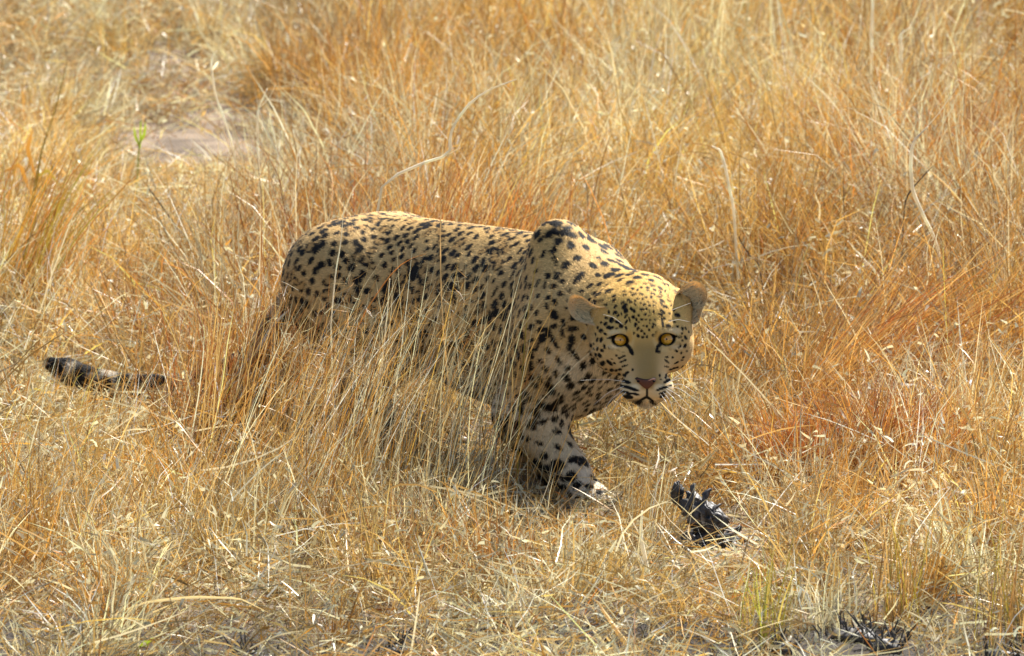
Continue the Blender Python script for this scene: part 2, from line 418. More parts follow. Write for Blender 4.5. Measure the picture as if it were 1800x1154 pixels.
# markings of neck, shoulder, chest and foreleg: crop (x0, y0, scale), x, y, half length, half width, angle
MARKS = {(760, 380, 5.77): [(1420,280,45,38,80),(1445,190,45,25,15),(1505,400,50,32,-10),(1645,475,48,30,50),(1505,615,75,30,-50),(1580,300,45,45,0),(1410,110,35,18,10),(1310,355,50,45,0),
 (1350,470,45,35,-45),(1365,575,50,18,-40),(1330,70,60,20,0),(1335,145,45,22,-10),(1185,155,50,28,-40),(1150,110,50,25,-40),(1080,215,40,22,-50),(1310,240,40,30,-40),(1235,215,55,18,-60),
 (1215,325,38,28,-50),(1080,300,60,28,-55),(1105,375,50,24,-60),(970,305,45,30,-30),(1010,200,40,20,-30),(1660,580,26,26,0),(1580,685,45,18,-35),(1500,740,28,22,0),(1380,735,40,16,-75),
 (1305,640,24,24,0),(1360,645,22,26,0),(1235,420,60,16,80),(1045,530,26,24,-50),(950,420,60,18,-50),(1160,590,25,30,0),(1245,580,40,24,-60),(1040,660,50,22,-65),(970,690,40,22,80),
 (1115,680,45,18,-75),(1225,970,50,34,40),(1135,890,40,22,80),(1220,850,40,26,80),(1300,940,45,16,85),(985,900,45,18,85),(910,910,35,32,0),(1075,940,60,15,85),(945,800,40,18,85),
 (1060,1045,28,24,0),(1325,1060,38,22,70),(1215,1095,24,20,0),(1270,1085,28,20,0),(1410,1110,40,26,0),(1370,840,30,20,0),(1350,915,25,18,0),(840,980,35,20,85),(715,980,60,30,-60),
 (850,880,40,18,-50),(790,580,65,16,-65),(715,670,40,28,-50),(600,640,35,16,-60),(620,730,55,16,-65),(345,690,42,32,80),(205,845,55,25,85),(230,715,35,26,0),(210,490,45,40,0),
 (320,495,30,16,-60),(265,560,28,24,0),(405,450,60,42,90,1),(495,450,42,18,80),(310,820,28,24,0),(380,840,30,20,0),(175,985,25,25,0),(160,1070,25,25,0),(480,710,35,22,-50),(650,470,70,50,-60,1),
 (875,320,50,22,-50),(880,400,50,32,-50,1),(510,330,60,26,-30,1),(240,370,40,24,-20),(1700,300,36,24,50),(1710,400,36,24,20)],
 (780, 560, 5.77): [(1105,50,24,20,0),(1150,50,26,22,0),(1295,100,50,28,80),(915,110,55,18,85),(960,135,24,22,0),(1035,165,40,24,60),(1110,270,75,20,65),(1150,225,35,16,70),(1290,250,45,26,80),(1345,375,95,26,55),
 (685,80,45,22,75),(770,140,50,35,60),(780,290,75,22,-75),(720,250,40,24,-60),(730,390,55,30,80),(885,290,55,52,0,1),(1045,350,40,30,60),(1130,580,40,28,70),(1230,625,60,30,60),(1350,655,45,22,55),
 (1080,735,75,32,65),(1265,525,32,24,0),(1025,540,40,26,60),(865,510,55,24,-80),(960,640,45,20,70),(700,600,40,24,80),(640,590,40,18,80),(560,570,50,18,85),(620,740,50,18,85),(710,770,50,30,85,1),
 (810,650,35,20,80),(885,700,55,20,80),(800,770,35,30,0),(795,835,35,28,0),(870,840,20,24,0),(970,880,45,40,0),(1020,810,24,22,0),(1060,920,35,26,70),(1140,940,60,36,30),(1215,810,40,22,70),
 (1225,915,50,20,80),(935,980,50,30,30),(895,1095,50,45,0),(680,930,50,26,85),(630,920,60,18,85),(770,950,50,24,85),(540,910,40,20,80),(545,830,25,25,0),(1055,1055,50,26,-30),(1175,1125,45,22,10),
 (720,1105,45,35,80),(415,310,50,32,-10),(190,345,35,28,0),(380,415,40,32,30),(330,525,45,30,0),(195,475,30,26,0),(435,640,60,22,80),(310,725,50,30,30),(550,270,38,38,0),(600,300,50,20,80),
 (640,330,50,20,80),(1395,225,26,22,0),(1165,440,50,18,65),(960,460,30,24,0),(560,150,30,60,0),(430,180,30,20,-50),(370,60,36,24,0),(40,30,25,25,0),(1190,160,60,16,85)],
 (560, 640, 3.0): [(1125,330,25,25,0),(1030,340,20,30,0),(990,385,20,15,0),(1090,405,15,14,0),(1150,420,30,14,20),(1210,385,25,15,0),(1280,430,30,16,30),(1245,480,30,28,0),(1175,485,28,25,0),
 (1355,485,25,14,-20),(1185,550,25,18,60),(1330,405,24,14,40),(1270,345,20,16,0),(1340,580,22,20,0),(1370,530,18,18,0),(1270,585,25,10,20),(1260,630,18,14,0),(1060,385,20,14,0),(950,320,20,26,0),(1000,250,20,30,0)]}
BU, BW = proj(BV); BD = (BV - CAM) @ FWD
acc_marks = []
for (x0, y0, sc_), lst in MARKS.items():
    for mk in lst:
        px, py = x0 + mk[0] / sc_, y0 + mk[1] / sc_
        c_ = np.nonzero((np.abs(BU - px) < 5) & (np.abs(BW - py) < 5))[0]
        if len(c_) == 0: continue
        i = c_[np.argmin(BD[c_])]
        if region(BV[i:i + 1])[0][0] > 0.5 or -(BN[i] @ FWD) < 0.42: continue
        g = math.radians(mk[4]); nn_ = BN[i]
        t = np.array([math.cos(g), 0, 0]) - UPV * math.sin(g)
        t3 = t - FWD * (t @ nn_) / min(FWD @ nn_, -0.35)          # follow the surface along the line of sight
        b = -np.array([math.sin(g), 0, 0]) - UPV * math.cos(g)
        b3 = b - FWD * (b @ nn_) / min(FWD @ nn_, -0.35)
        la, lb = np.linalg.norm(t3), np.linalg.norm(b3)
        t3 /= la; b3 = b3 - t3 * (b3 @ t3); b3 /= np.linalg.norm(b3)
        if any(np.linalg.norm(BV[i] - q[0]) < 0.72 * (q[4] + q[5] + (mk[2] + mk[3]) / sc_ * 0.00122) * 0.75 for q in acc_marks): continue
        acc_marks.append((BV[i], t3, b3, nn_, mk[2] / sc_ * 0.00116 * min(la, 1.2), mk[3] / sc_ * 0.00116 * min(lb, 1.2), len(mk) > 5, False))
keep = []
buf = np.zeros((6000, 3)); bs = np.zeros(6000); nb = len(acc_marks)
for q, a_ in enumerate(acc_marks):
    buf[q] = a_[0]; bs[q] = max(0.016, 1.6 * a_[4])
for i in range(len(SP)):
    if nb:
        d = np.sum((buf[:nb] - SP[i]) ** 2, 1)
        if (d < (0.5 * (bs[:nb] + spc[i])) ** 2).any(): continue
    buf[nb] = SP[i]; bs[nb] = spc[i]; nb += 1; keep.append(i)
    if nb >= 6000: break
keep = np.array(keep)
spots = list(acc_marks)
for i in keep:
    t = np.array([0, 0, 1.0]) if leg[i] < 0.5 else np.cross(SN[i], [0, 0, 1.0])
    t = t + RNG.normal(size=3) * 0.45
    t = t - SN[i] * (t @ SN[i]); t /= np.linalg.norm(t) + 1e-9
    b = np.cross(SN[i], t)
    sz = spc[i] * RNG.uniform(0.42, 0.50)
    el = RNG.uniform(1.0, 1.4)
    ros = RNG.random() < (0.22 if (s_[i] < -0.05 and leg[i] < 0.5 and head[i] < 0.5) else 0.0)
    if ros: sz *= 1.5
    if leg[i] > 0.5: sz *= 1.12
    spots.append((SP[i], t, b, SN[i], sz * math.sqrt(el), sz / math.sqrt(el), ros, head[i] > 0.5))
print('spots', len(spots))

# face markings measured in the face: crop number, x, y, half length, half width, angle (degrees)
OFF = {1: (1000, 480), 2: (1125, 480), 3: (1000, 600), 4: (1125, 600)}
FACE = {1: [(320,165,75,22,-35),(565,230,55,35,-20),(715,95,45,25,-20),(825,105,35,22,-50),(850,190,35,35,0),(715,260,45,35,-40),
 (590,355,30,22,-45),(535,455,38,18,-40),(600,525,35,14,-20),(730,385,42,18,-25),(735,450,40,18,-45),(755,555,33,20,-50),(750,650,40,24,-45),
 (650,640,20,28,0),(690,770,38,36,-20),(790,800,40,25,10),(845,870,38,35,40),(610,735,35,20,15),(795,700,28,18,-40),(595,830,36,26,-45),
 (525,805,22,18,0),(525,938,34,30,-60),(640,885,32,24,-40),(690,895,40,20,-30),(780,900,28,16,-10),(590,995,30,20,20),(470,895,20,28,0),
 (435,1000,12,28,0),(460,1085,42,20,-70),(530,1080,42,26,-65),(900,545,60,26,-45),(925,615,38,34,-20),(875,490,35,16,-35),(905,365,38,16,-20),
 (900,310,38,14,-20),(1030,265,38,18,0),(1005,318,32,12,0),(960,220,60,12,-10),(970,450,25,18,-20),(1000,485,30,16,-40),(1060,355,50,16,-20),
 (1045,720,30,26,30),(1080,850,36,20,-75),(1120,910,34,22,-65),(1125,1025,26,22,-60),(925,710,40,14,-50),(985,765,45,12,75),(930,800,45,14,-60),
 (930,910,40,16,80),(950,130,45,22,40),(1050,170,60,16,20),(1060,620,30,22,60),(1010,590,20,26,0),(1100,760,20,26,0),(1050,980,16,20,0)],
 2: [(85,185,40,18,-10),(130,245,36,16,10),(125,290,30,16,10),(30,350,45,16,20),(215,215,50,18,5),(325,250,50,22,30),(230,280,35,16,10),
 (210,345,40,14,20),(185,400,25,24,0),(330,305,35,14,30),(345,360,35,10,30),(325,390,48,12,10),(355,455,48,16,35),(355,520,60,14,50),(235,478,40,16,25),
 (230,540,30,18,20),(450,365,22,10,20),(455,400,25,10,40),(465,455,45,12,30),(430,562,40,14,40),(360,630,48,20,40),(330,680,40,20,25),(220,640,40,16,80),
 (155,630,18,14,0),(395,745,24,16,30),(475,665,20,14,30),(545,610,28,18,0),(240,760,20,14,80),(155,820,14,18,0),(115,870,24,18,30),(230,840,40,20,35),
 (205,885,24,28,0),(150,930,18,22,0),(25,945,24,24,0),(70,995,18,22,0),(50,1040,28,20,-30),(115,1040,20,24,0),(230,1015,36,24,0),(265,975,18,28,0),
 (370,850,105,16,80),(465,880,45,38,60),(525,895,24,14,0),(610,875,30,20,45),(685,905,34,22,60),(740,910,28,16,60),(790,960,20,12,60),(560,800,28,16,20),
 (490,775,25,14,0),(600,690,50,30,20),(640,1035,40,24,20),(740,1055,38,20,60),(680,985,20,16,0),(690,1105,20,14,0),(40,430,26,18,20),(100,400,22,14,0),
 (70,520,30,20,10),(30,600,40,22,0),(110,590,26,20,0),(90,680,30,20,0),(30,760,26,20,0),(100,760,18,16,0),(60,860,18,16,0),(10,500,22,16,0),(130,480,22,14,30)],
 3: [(360,80,22,30,0),(405,45,16,14,0),(405,130,18,18,0),(465,125,38,20,-75),(535,150,34,26,30),(580,95,45,20,80),(665,95,35,32,0),(715,125,30,25,0),
 (435,225,32,18,80),(500,232,38,26,45),(405,280,24,20,0),(468,290,14,14,0),(320,320,22,20,0),(380,332,14,14,0),(550,365,42,36,-20),(660,350,58,22,40),
 (700,295,20,12,0),(460,390,30,18,50),(545,480,60,24,50),(605,458,20,16,0),(695,470,30,24,0),(770,475,24,20,0),(825,460,34,20,0),(665,535,36,22,25),
 (660,590,38,20,15),(815,545,28,26,0),(900,555,30,22,30),(940,520,40,20,-40),(770,615,30,14,30),(700,660,40,14,15),(1035,460,20,20,0),(770,230,20,18,0),
 (820,275,24,18,0),(880,250,40,14,-20),(870,330,60,14,-20),(910,400,50,12,-15),(740,360,30,16,30),(910,310,24,14,0),(800,150,40,14,30),(880,180,30,12,-10),
 (910,650,112,24,20),(955,753,172,22,15),(975,842,140,18,11),(960,905,100,30,6),(1000,140,95,34,62)],
 4: [(318,130,70,30,-76),(520,110,60,28,-15),(580,150,50,18,45),(620,60,60,34,60),(730,80,44,22,-60),(670,190,30,18,-50),(760,165,18,14,0),(705,265,20,14,-40),
 (680,310,20,12,0),(590,350,45,14,-25),(530,265,20,14,0),(430,260,28,12,0),(440,330,50,14,40),(430,415,40,12,15),(605,430,24,14,-15),(555,440,24,16,-15),
 (500,462,28,16,-10),(690,420,26,16,-45),(435,550,26,24,0),(495,530,18,14,0),(415,595,20,16,0),(320,560,18,24,0),(335,620,20,12,0),(440,650,75,26,-25),
 (385,758,125,24,-19),(370,840,60,18,-20),(360,900,45,22,-15)]}
face = []
for c, lst in FACE.items():
    for (x, y, a, b, g) in lst:
        face.append((OFF[c][0] + x / 9.232, OFF[c][1] + y / 9.232, a / 8.5, b / 7.8, math.radians(g)))
fr_ = np.random.default_rng(5); pool = []
for _ in range(1500):                                       # dense small dots of the forehead
    x, y = fr_.uniform(1084, 1186), fr_.uniform(488, 572)
    if abs(x - 1135) > 26 + (y - 488) * 0.42: continue
    if any((x - q[0]) ** 2 + (y - q[1]) ** 2 < (q[2] + 3.6) ** 2 for q in face) : continue
    face.append((x, y, fr_.uniform(2.3, 3.2), fr_.uniform(1.5, 2.1), math.atan2(y - 610, x - 1135) + math.pi / 2 * (abs(x - 1135) < 14) + fr_.normal() * .3))
def seg(u, v, pts, w0, w1):
    d = np.full(u.shape, 9.0)
    for i in range(len(pts) - 1):
        (x0, y0), (x1, y1) = pts[i], pts[i + 1]
        L2 = (x1 - x0) ** 2 + (y1 - y0) ** 2
        t = np.clip(((u - x0) * (x1 - x0) + (v - y0) * (y1 - y0)) / L2, 0, 1)
        g0, g1 = i / (len(pts) - 1), (i + 1) / (len(pts) - 1)
        w = w0 + (w1 - w0) * (g0 + (g1 - g0) * t)
        d = np.minimum(d, np.hypot(u - x0 - t * (x1 - x0), v - y0 - t * (y1 - y0)) / w)
    return d
def sstep(a, b, x):
    t = np.clip((x - a) / (b - a), 0, 1)
    return t * t * (3 - 2 * t)
BLACK = np.array([0.007, 0.006, 0.0055])
def coat(P, Nn):
    head, leg, tail, s, r, hx, hy, hz = region(P)
    n1 = wave(P, 60, 21); n2 = wave(P, 220, 22); n3 = wave(P, 14, 23)
    base = np.tile(np.array([0.46, 0.30, 0.125]), (len(P), 1))
    def blend(w, c):
        nonlocal base
        base = base * (1 - w[:, None]) + np.array(c) * w[:, None]
    blend(sstep(0.36, 0.45, P[:, 2]) * 0.7, (0.49, 0.305, 0.105))                       # golden back and neck
    blend(sstep(0.22, 0.15, P[:, 2]) * (1 - leg) * (1 - head) * 0.9, (0.66, 0.58, 0.45))    # pale belly, throat
    blend(sstep(0.30, 0.22, P[:, 2]) * sstep(0.08, 0.13, s) * (1 - head) * 0.85, (0.70, 0.63, 0.50))
    blend(leg * sstep(0.0, 0.5, Nn @ HD) * 0.6, (0.62, 0.53, 0.38))
    blend(tail * 0.75, (0.52, 0.45, 0.35))
    # head
    up = np.clip(1.25 - np.sqrt((hx / 0.11) ** 2 + ((hy + 0.03) / 0.16) ** 2 + ((hz - 0.06) / 0.09) ** 2), 0, 1)
    blend(up, (0.56, 0.34, 0.09))
    blend(head * (1 - sstep(-0.05, 0.02, hz)) * 0.6, (0.52, 0.37, 0.20))
    bridge = head * np.exp(-((hx - 0.002) / 0.0225) ** 4) * sstep(-0.02, 0.0, hy) * sstep(0.026, 0.002, hz) * sstep(-0.066, -0.052, hz)
    blend(bridge * (0.80 + 0.12 * n1), (0.27, 0.165, 0.052))
    muz = head * sstep(-0.046, -0.056, hz) * sstep(0.03, 0.06, hy)
    blend(muz, (0.60, 0.45, 0.26))
    chin = head * sstep(-0.076, -0.084, hz)
    blend(chin, (0.62, 0.55, 0.45))
    base = base * (1 + 0.07 * n3 + 0.05 * n1)[:, None]
    dark = np.zeros(len(P)); tawny = np.zeros(len(P))
    order = np.argsort(P[:, 0]); xs = P[order, 0]
    facing = head * sstep(-0.22, -0.02, -(Nn @ FWD))
    for (c, t, b, nn, a, w, ros, hd) in spots:
        R = max(a, w) * 1.5
        lo, hi = np.searchsorted(xs, c[0] - R), np.searchsorted(xs, c[0] + R)
        if hi <= lo: continue
        o = order[lo:hi]
        q = P[o] - c
        near = (np.abs(q[:, 1]) < R) & (np.abs(q[:, 2]) < R)
        o = o[near]; q = q[near]
        if len(o) == 0: continue
        u, v = (q @ t) / a, (q @ b) / w
        d = np.hypot(u, v) * (1 + 0.20 * n1[o] + 0.10 * n2[o])
        k = 1 - sstep(0.88, 1.05, d)
        if ros:
            ang = np.arctan2(v, u)
            gap = np.sin(ang * 2 + c[0] * 300) * 0.5 + np.sin(ang * 3 + c[1] * 200) * 0.5
            ring = k * sstep(0.42, 0.60, d) * sstep(-0.55, -0.2, gap)
            tawny[o] = np.maximum(tawny[o], k * 0.55)
            k = ring
        k = k * (np.abs(q @ nn) < 0.03)
        if hd: k = k * (1 - facing[o])
        else: k = k * (1 - head[o] * 0.9)
        dark[o] = np.maximum(dark[o], k)
    # face marks
    f = np.nonzero(facing > 0.01)[0]
    if len(f):
        u, v = proj(P[f]); fk = np.zeros(len(f))
        n1f, n2f = n1[f], n2[f]
        for (x, y, a, b, g) in face:
            mm = np.nonzero((np.abs(u - x) < a + b + 3) & (np.abs(v - y) < a + b + 3))[0]
            if len(mm) == 0: continue
            du, dv = u[mm] - x, v[mm] - y
            p = (du * math.cos(g) + dv * math.sin(g)) / a; q = (-du * math.sin(g) + dv * math.cos(g)) / b
            d = (np.abs(p) ** 2.4 + np.abs(q) ** 2.4) ** (1 / 2.4) * (1 + 0.14 * n2f[mm])
            fk[mm] = np.maximum(fk[mm], 1 - sstep(0.86, 1.06, d))
        for sg, (ex, ey) in EYEPX.items():
            # dark lids with a pointed inner and outer corner, pale skin outside them
            e = np.hypot((u - ex) / 16.0, (v - ey) / 12.3)
            pale = (1 - sstep(1.15, 1.45, np.hypot((u - ex) / 19, (v - ey - 1) / 16.5)))
            base[f] = base[f] * (1 - 0.4 * pale[:, None]) + np.array([0.60, 0.45, 0.22]) * 0.4 * pale[:, None]
            gold = 1 - sstep(0.6, 1.2, np.hypot((u - ex + sg * 15) / 7, (v - ey + 5) / 12))
            base[f] = base[f] * (1 - 0.7 * gold[:, None]) + np.array([0.52, 0.27, 0.05]) * 0.7 * gold[:, None]
            fk = fk * (1 - 0.75 * pale)
            fk = np.maximum(fk, 1 - sstep(0.86, 1.08, e))
            fk = np.maximum(fk, 1 - sstep(0.7, 1.1, seg(u, v, [(ex + sg * 8, ey - 7), (ex + sg * 23, ey - 3)], 3.5, 1.6)))
            fk = np.maximum(fk, 1 - sstep(0.7, 1.1, seg(u, v, [(ex - sg * 9, ey + 6), (ex - sg * 16, ey + 13), (ex - sg * 18.5, ey + 22)], 4.5, 2.5)))
        for (x, y, a, b) in ((1080, 585, 13, 5), (1186, 582, 14, 6), (1078, 610, 13, 4), (1190, 611, 12, 4), (1158, 681, 10, 6), (1118, 681, 10, 6)):
            w_ = (1 - sstep(0.5, 1.3, np.hypot((u - x) / a, (v - y) / b)))[:, None] * (0.4 if y < 600 else 0.6)
            base[f] = base[f] * (1 - w_) + np.array([0.74, 0.62, 0.42]) * w_
        fk = np.maximum(fk, 1 - sstep(0.6, 1.2, seg(u, v, [(1137, 683), (1137, 698)], 2.2, 2.2)))
        fk = np.maximum(fk, 1 - sstep(0.6, 1.2, seg(u, v, [(1137, 698), (1124, 705), (1110, 710)], 3.0, 2.0)))
        fk = np.maximum(fk, 1 - sstep(0.6, 1.2, seg(u, v, [(1137, 698), (1150, 707), (1160, 711)], 3.0, 1.6)))
        fk = np.maximum(fk, 0.55 * (1 - sstep(0.3, 1.2, np.hypot((u - 1122) / 14, (v - 706) / 6))))
        dark[f] = np.maximum(dark[f], fk * facing[f])
    # tail: dark end bands
    td = sstep(0.15, 0.65, np.sin((P[:, 0] + 0.02 * n1) * 55 + 0.6) - 0.05) * tail * sstep(-0.48, -0.6, P[:, 0]) * sstep(-0.87, -0.845, P[:, 0])
    dark = np.maximum(dark, td * 0.97)
    base = base * (1 - tawny[:, None]) + base * np.array([0.78, 0.66, 0.5]) * tawny[:, None]
    return base * (1 - dark[:, None]) + BLACK * dark[:, None], dark

leo = bpy.data.objects.new('leopard', None)
leo.location = C0
COL.objects.link(leo)
bpy.context.view_layer.update()
tag(leo, 'spotted leopard stalking through dry grass, head low and staring ahead', 'leopard')
BC, _ = coat(BV, BN)
make_mesh('body', BV, BQ, BC, M_skin, leo)
# --- fur: short flat-lying hairs that carry the coat colour
cen = BV[tri].mean(1)
head, leg, tail, s_, r_, hx, hy, hz = region(cen)
view = -(BN[tri[:, 0]] @ FWD)
wgt = np.where(head > 0.4, 3.2, 1.0) * np.where(view > -0.25, 1.0, 0.35)
wgt = wgt * (1 - 0.9 * ((head > 0.5) & (np.hypot(hx, hz + 0.048) < 0.013) & (hy > 0.075)))
FP, FNm = sample(400000, wgt)
for q in (-1, 1):                                           # no hair over the eye openings and the nose leather
    d = FP - EYEC[q]; ok = ~((np.hypot(d @ HX / 1.28, d @ UPV) < 0.0118) & (d @ HF > -0.005))
    FP, FNm = FP[ok], FNm[ok]
_u, _v = proj(BV); _dep = (BV - CAM) @ FWD
def front_y(px, py, rad=3.0):
    c_ = np.nonzero((np.abs(_u - px) < rad) & (np.abs(_v - py) < rad))[0]
    return BV[c_[np.argmin(_dep[c_])], 1]
NOSE = np.array([0, front_y(1137, 672), 0])
print('nose', NOSE, H(0.001, 0.098, -0.043), proj(H(0.001, 0.098, -0.043)))
u_, v_ = proj(FP)
ok = ~((u_ > 1117) & (u_ < 1154) & (v_ > 664) & (v_ < 684) & ((FP - HO) @ HF > 0.07))
FP, FNm = FP[ok], FNm[ok]
head, leg, tail, s_, r_, hx, hy, hz = region(FP)
n = len(FP)
flow = np.tile(-HD * 1.0 + np.array([0, 0, -0.45]), (n, 1))
flow = np.where(leg[:, None] > 0.5, np.array([0, 0, -1.0]) - HD * 0.25, flow)
flow = np.where(tail[:, None] > 0.5, np.array([-1.0, 0.1, 0.15]), flow)
flow = np.where(head[:, None] > 0.5, (FP - H(0.0, 0.10, -0.03)), flow)
flow = flow / (np.linalg.norm(flow, axis=1)[:, None] + 1e-9) + RNG.normal(size=(n, 3)) * 0.22
flow -= FNm * np.sum(flow * FNm, 1)[:, None]
flow /= np.linalg.norm(flow, axis=1)[:, None] + 1e-9
lift = RNG.uniform(0.10, 0.38, n)[:, None]
hd_ = flow * np.cos(lift) + FNm * np.sin(lift)
ln = np.full(n, 0.0065)
ln = np.where(head > 0.5, np.interp(hy, [-0.11, -0.04, 0.02, 0.09], [0.0065, 0.0045, 0.0032, 0.0022]), ln)
ln = np.where((head > 0.5) & (hz < -0.075), 0.012, ln)
ln = ln * np.where((head < 0.5) & (FNm[:, 2] < -0.25), 1.35, 1.0) * np.where(tail > 0.5, 1.6, 1.0)
ln = ln * RNG.uniform(0.6, 1.25, n)
fw = np.where(head > 0.5, 0.0009, 0.0013) * RNG.uniform(0.7, 1.3, n)
side = np.cross(hd_, FNm); side /= np.linalg.norm(side, axis=1)[:, None] + 1e-9
root = FP - FNm * 0.0006
HV = np.stack([root - side * fw[:, None] * 0.5, root + side * fw[:, None] * 0.5, root + hd_ * ln[:, None]], 1)
HC, dk = coat(FP, FNm)
HC = HC * np.exp(RNG.normal(size=(n, 1)) * 0.26 + 0.10 * wave(FP, 420, 61)[:, None])
HC = np.repeat(HC, 3, 0).reshape(n, 3, 3)
HC[:, 2] *= np.where(dk > 0.5, 1.0, 1.08)[:, None]
HN = FNm + hd_ * 0.35 + RNG.normal(size=(n, 3)) * 0.22
HN /= np.linalg.norm(HN, axis=1)[:, None]
fur = make_mesh('fur', HV.reshape(-1, 3), np.arange(3 * n).reshape(n, 3), HC.reshape(-1, 3), M_fur, leo, True, np.repeat(HN, 3, 0))
tag(fur, kind='stuff')

# --- eyes, nose, ears, whiskers
def uv_sphere(c, ax, rad, nu=32, nv=24):
    th = np.linspace(0, math.pi, nv + 1); ph = np.linspace(0, 2 * math.pi, nu, endpoint=False)
    T_, P_ = np.meshgrid(th, ph, indexing='ij')
    loc = np.stack([np.sin(T_) * np.cos(P_), np.cos(T_), np.sin(T_) * np.sin(P_)], -1).reshape(-1, 3)
    V = c + loc[:, :1] * rad[0] * ax[0] + loc[:, 1:2] * rad[1] * ax[1] + loc[:, 2:] * rad[2] * ax[2]
    i = np.arange((nv + 1) * nu).reshape(nv + 1, nu)
    Q = np.stack([i[:-1], i[1:], np.roll(i, -1, 1)[1:], np.roll(i, -1, 1)[:-1]], -1).reshape(-1, 4)
    return V, Q, loc
for q in (-1, 1):
    look = CAM - EYEC[q]; look /= np.linalg.norm(look)
    ex = np.cross(look, [0, 0, 1.0]); ex /= np.linalg.norm(ex); ez = np.cross(ex, look)
    V, Q, loc = uv_sphere(EYEC[q] - HF * 0.0006, (ex, look, ez), (0.0172,) * 3, 48, 64)
    ang = np.degrees(np.arccos(np.clip(loc[:, 1], -1, 1)))
    c = np.tile(np.array([0.10, 0.07, 0.05]), (len(V), 1))
    az = np.arctan2(loc[:, 2], loc[:, 0])
    iris = np.array([0.62, 0.29, 0.02]) * (1 + 0.18 * np.sin(az * 17) * np.sin(az * 7 + 1))[:, None]
    iris = iris * np.where(ang > 32, 0.6, 1.0)[:, None]
    c = np.where((ang < 39)[:, None], iris, c)
    c = np.where(((ang > 36.5) & (ang < 60))[:, None], [0.02, 0.014, 0.01], c)
    o = make_mesh('eye', V, Q, c, M_eye, leo)
    V, Q, loc = uv_sphere(EYEC[q] - HF * 0.0006 + look * 0.0164, (ex, look, ez), (0.0021, 0.0011, 0.0023), 16, 10)
    p = make_mesh('pupil', V, Q, np.tile(np.array([0.004] * 3), (len(V), 1)), M_eye, o)
# nose leather: heart-shaped cushion
out = [(1117, 667), (1121, 664.5), (1128, 666.5), (1135, 667.5), (1143, 666.5), (1149, 664.5), (1153, 666), (1152.5, 670), (1147, 677), (1140, 683.5), (1136, 684), (1131, 681), (1124, 675)]
oc = np.array(out, float); cc = oc.mean(0)
rings = [0, 0.35, 0.7, 0.9, 1.0, 1.06]; lift_ = [0.0062, 0.0058, 0.0042, 0.0024, 0.000, -0.006]
NV = [];
def on_front(px, py):
    # depth of the muzzle front at that place
    yv = NOSE[1] + 0.0
    p = unproj(px, py, yv)
    return p
for rr, lf in zip(rings, lift_):
    for (x, y) in out:
        a = cc + (np.array([x, y]) - cc) * rr
        p = unproj(a[0], a[1], front_y(a[0], a[1]))
        NV.append(p + HF * lf * 0.8 + HF * 0.001)
NV = np.array(NV); k_ = len(out)
i = np.arange(len(NV)).reshape(len(rings), k_)
NQ = np.stack([i[:-1], np.roll(i, -1, 1)[:-1], np.roll(i, -1, 1)[1:], i[1:]], -1).reshape(-1, 4)
u, v = proj(NV)
ncol = np.tile(np.array([0.120, 0.045, 0.026]), (len(NV), 1))
edge = np.repeat(np.array(rings), k_)
ncol = np.where((edge > 0.95)[:, None], [0.035, 0.02, 0.017], ncol)
nose = make_mesh('nose', NV, NQ, ncol, M_nose, leo)
for (x, y) in ((1122.5, 669.5), (1148, 669)):
    c = unproj(x, y, front_y(x, y)) + HF * 0.003
    V, Q, loc = uv_sphere(c, HAX, (0.0036, 0.0022, 0.0022), 12, 8)
    make_mesh('nostril', V, Q, np.tile(np.array([0.008, 0.006, 0.006]), (len(V), 1)), M_nose, nose)
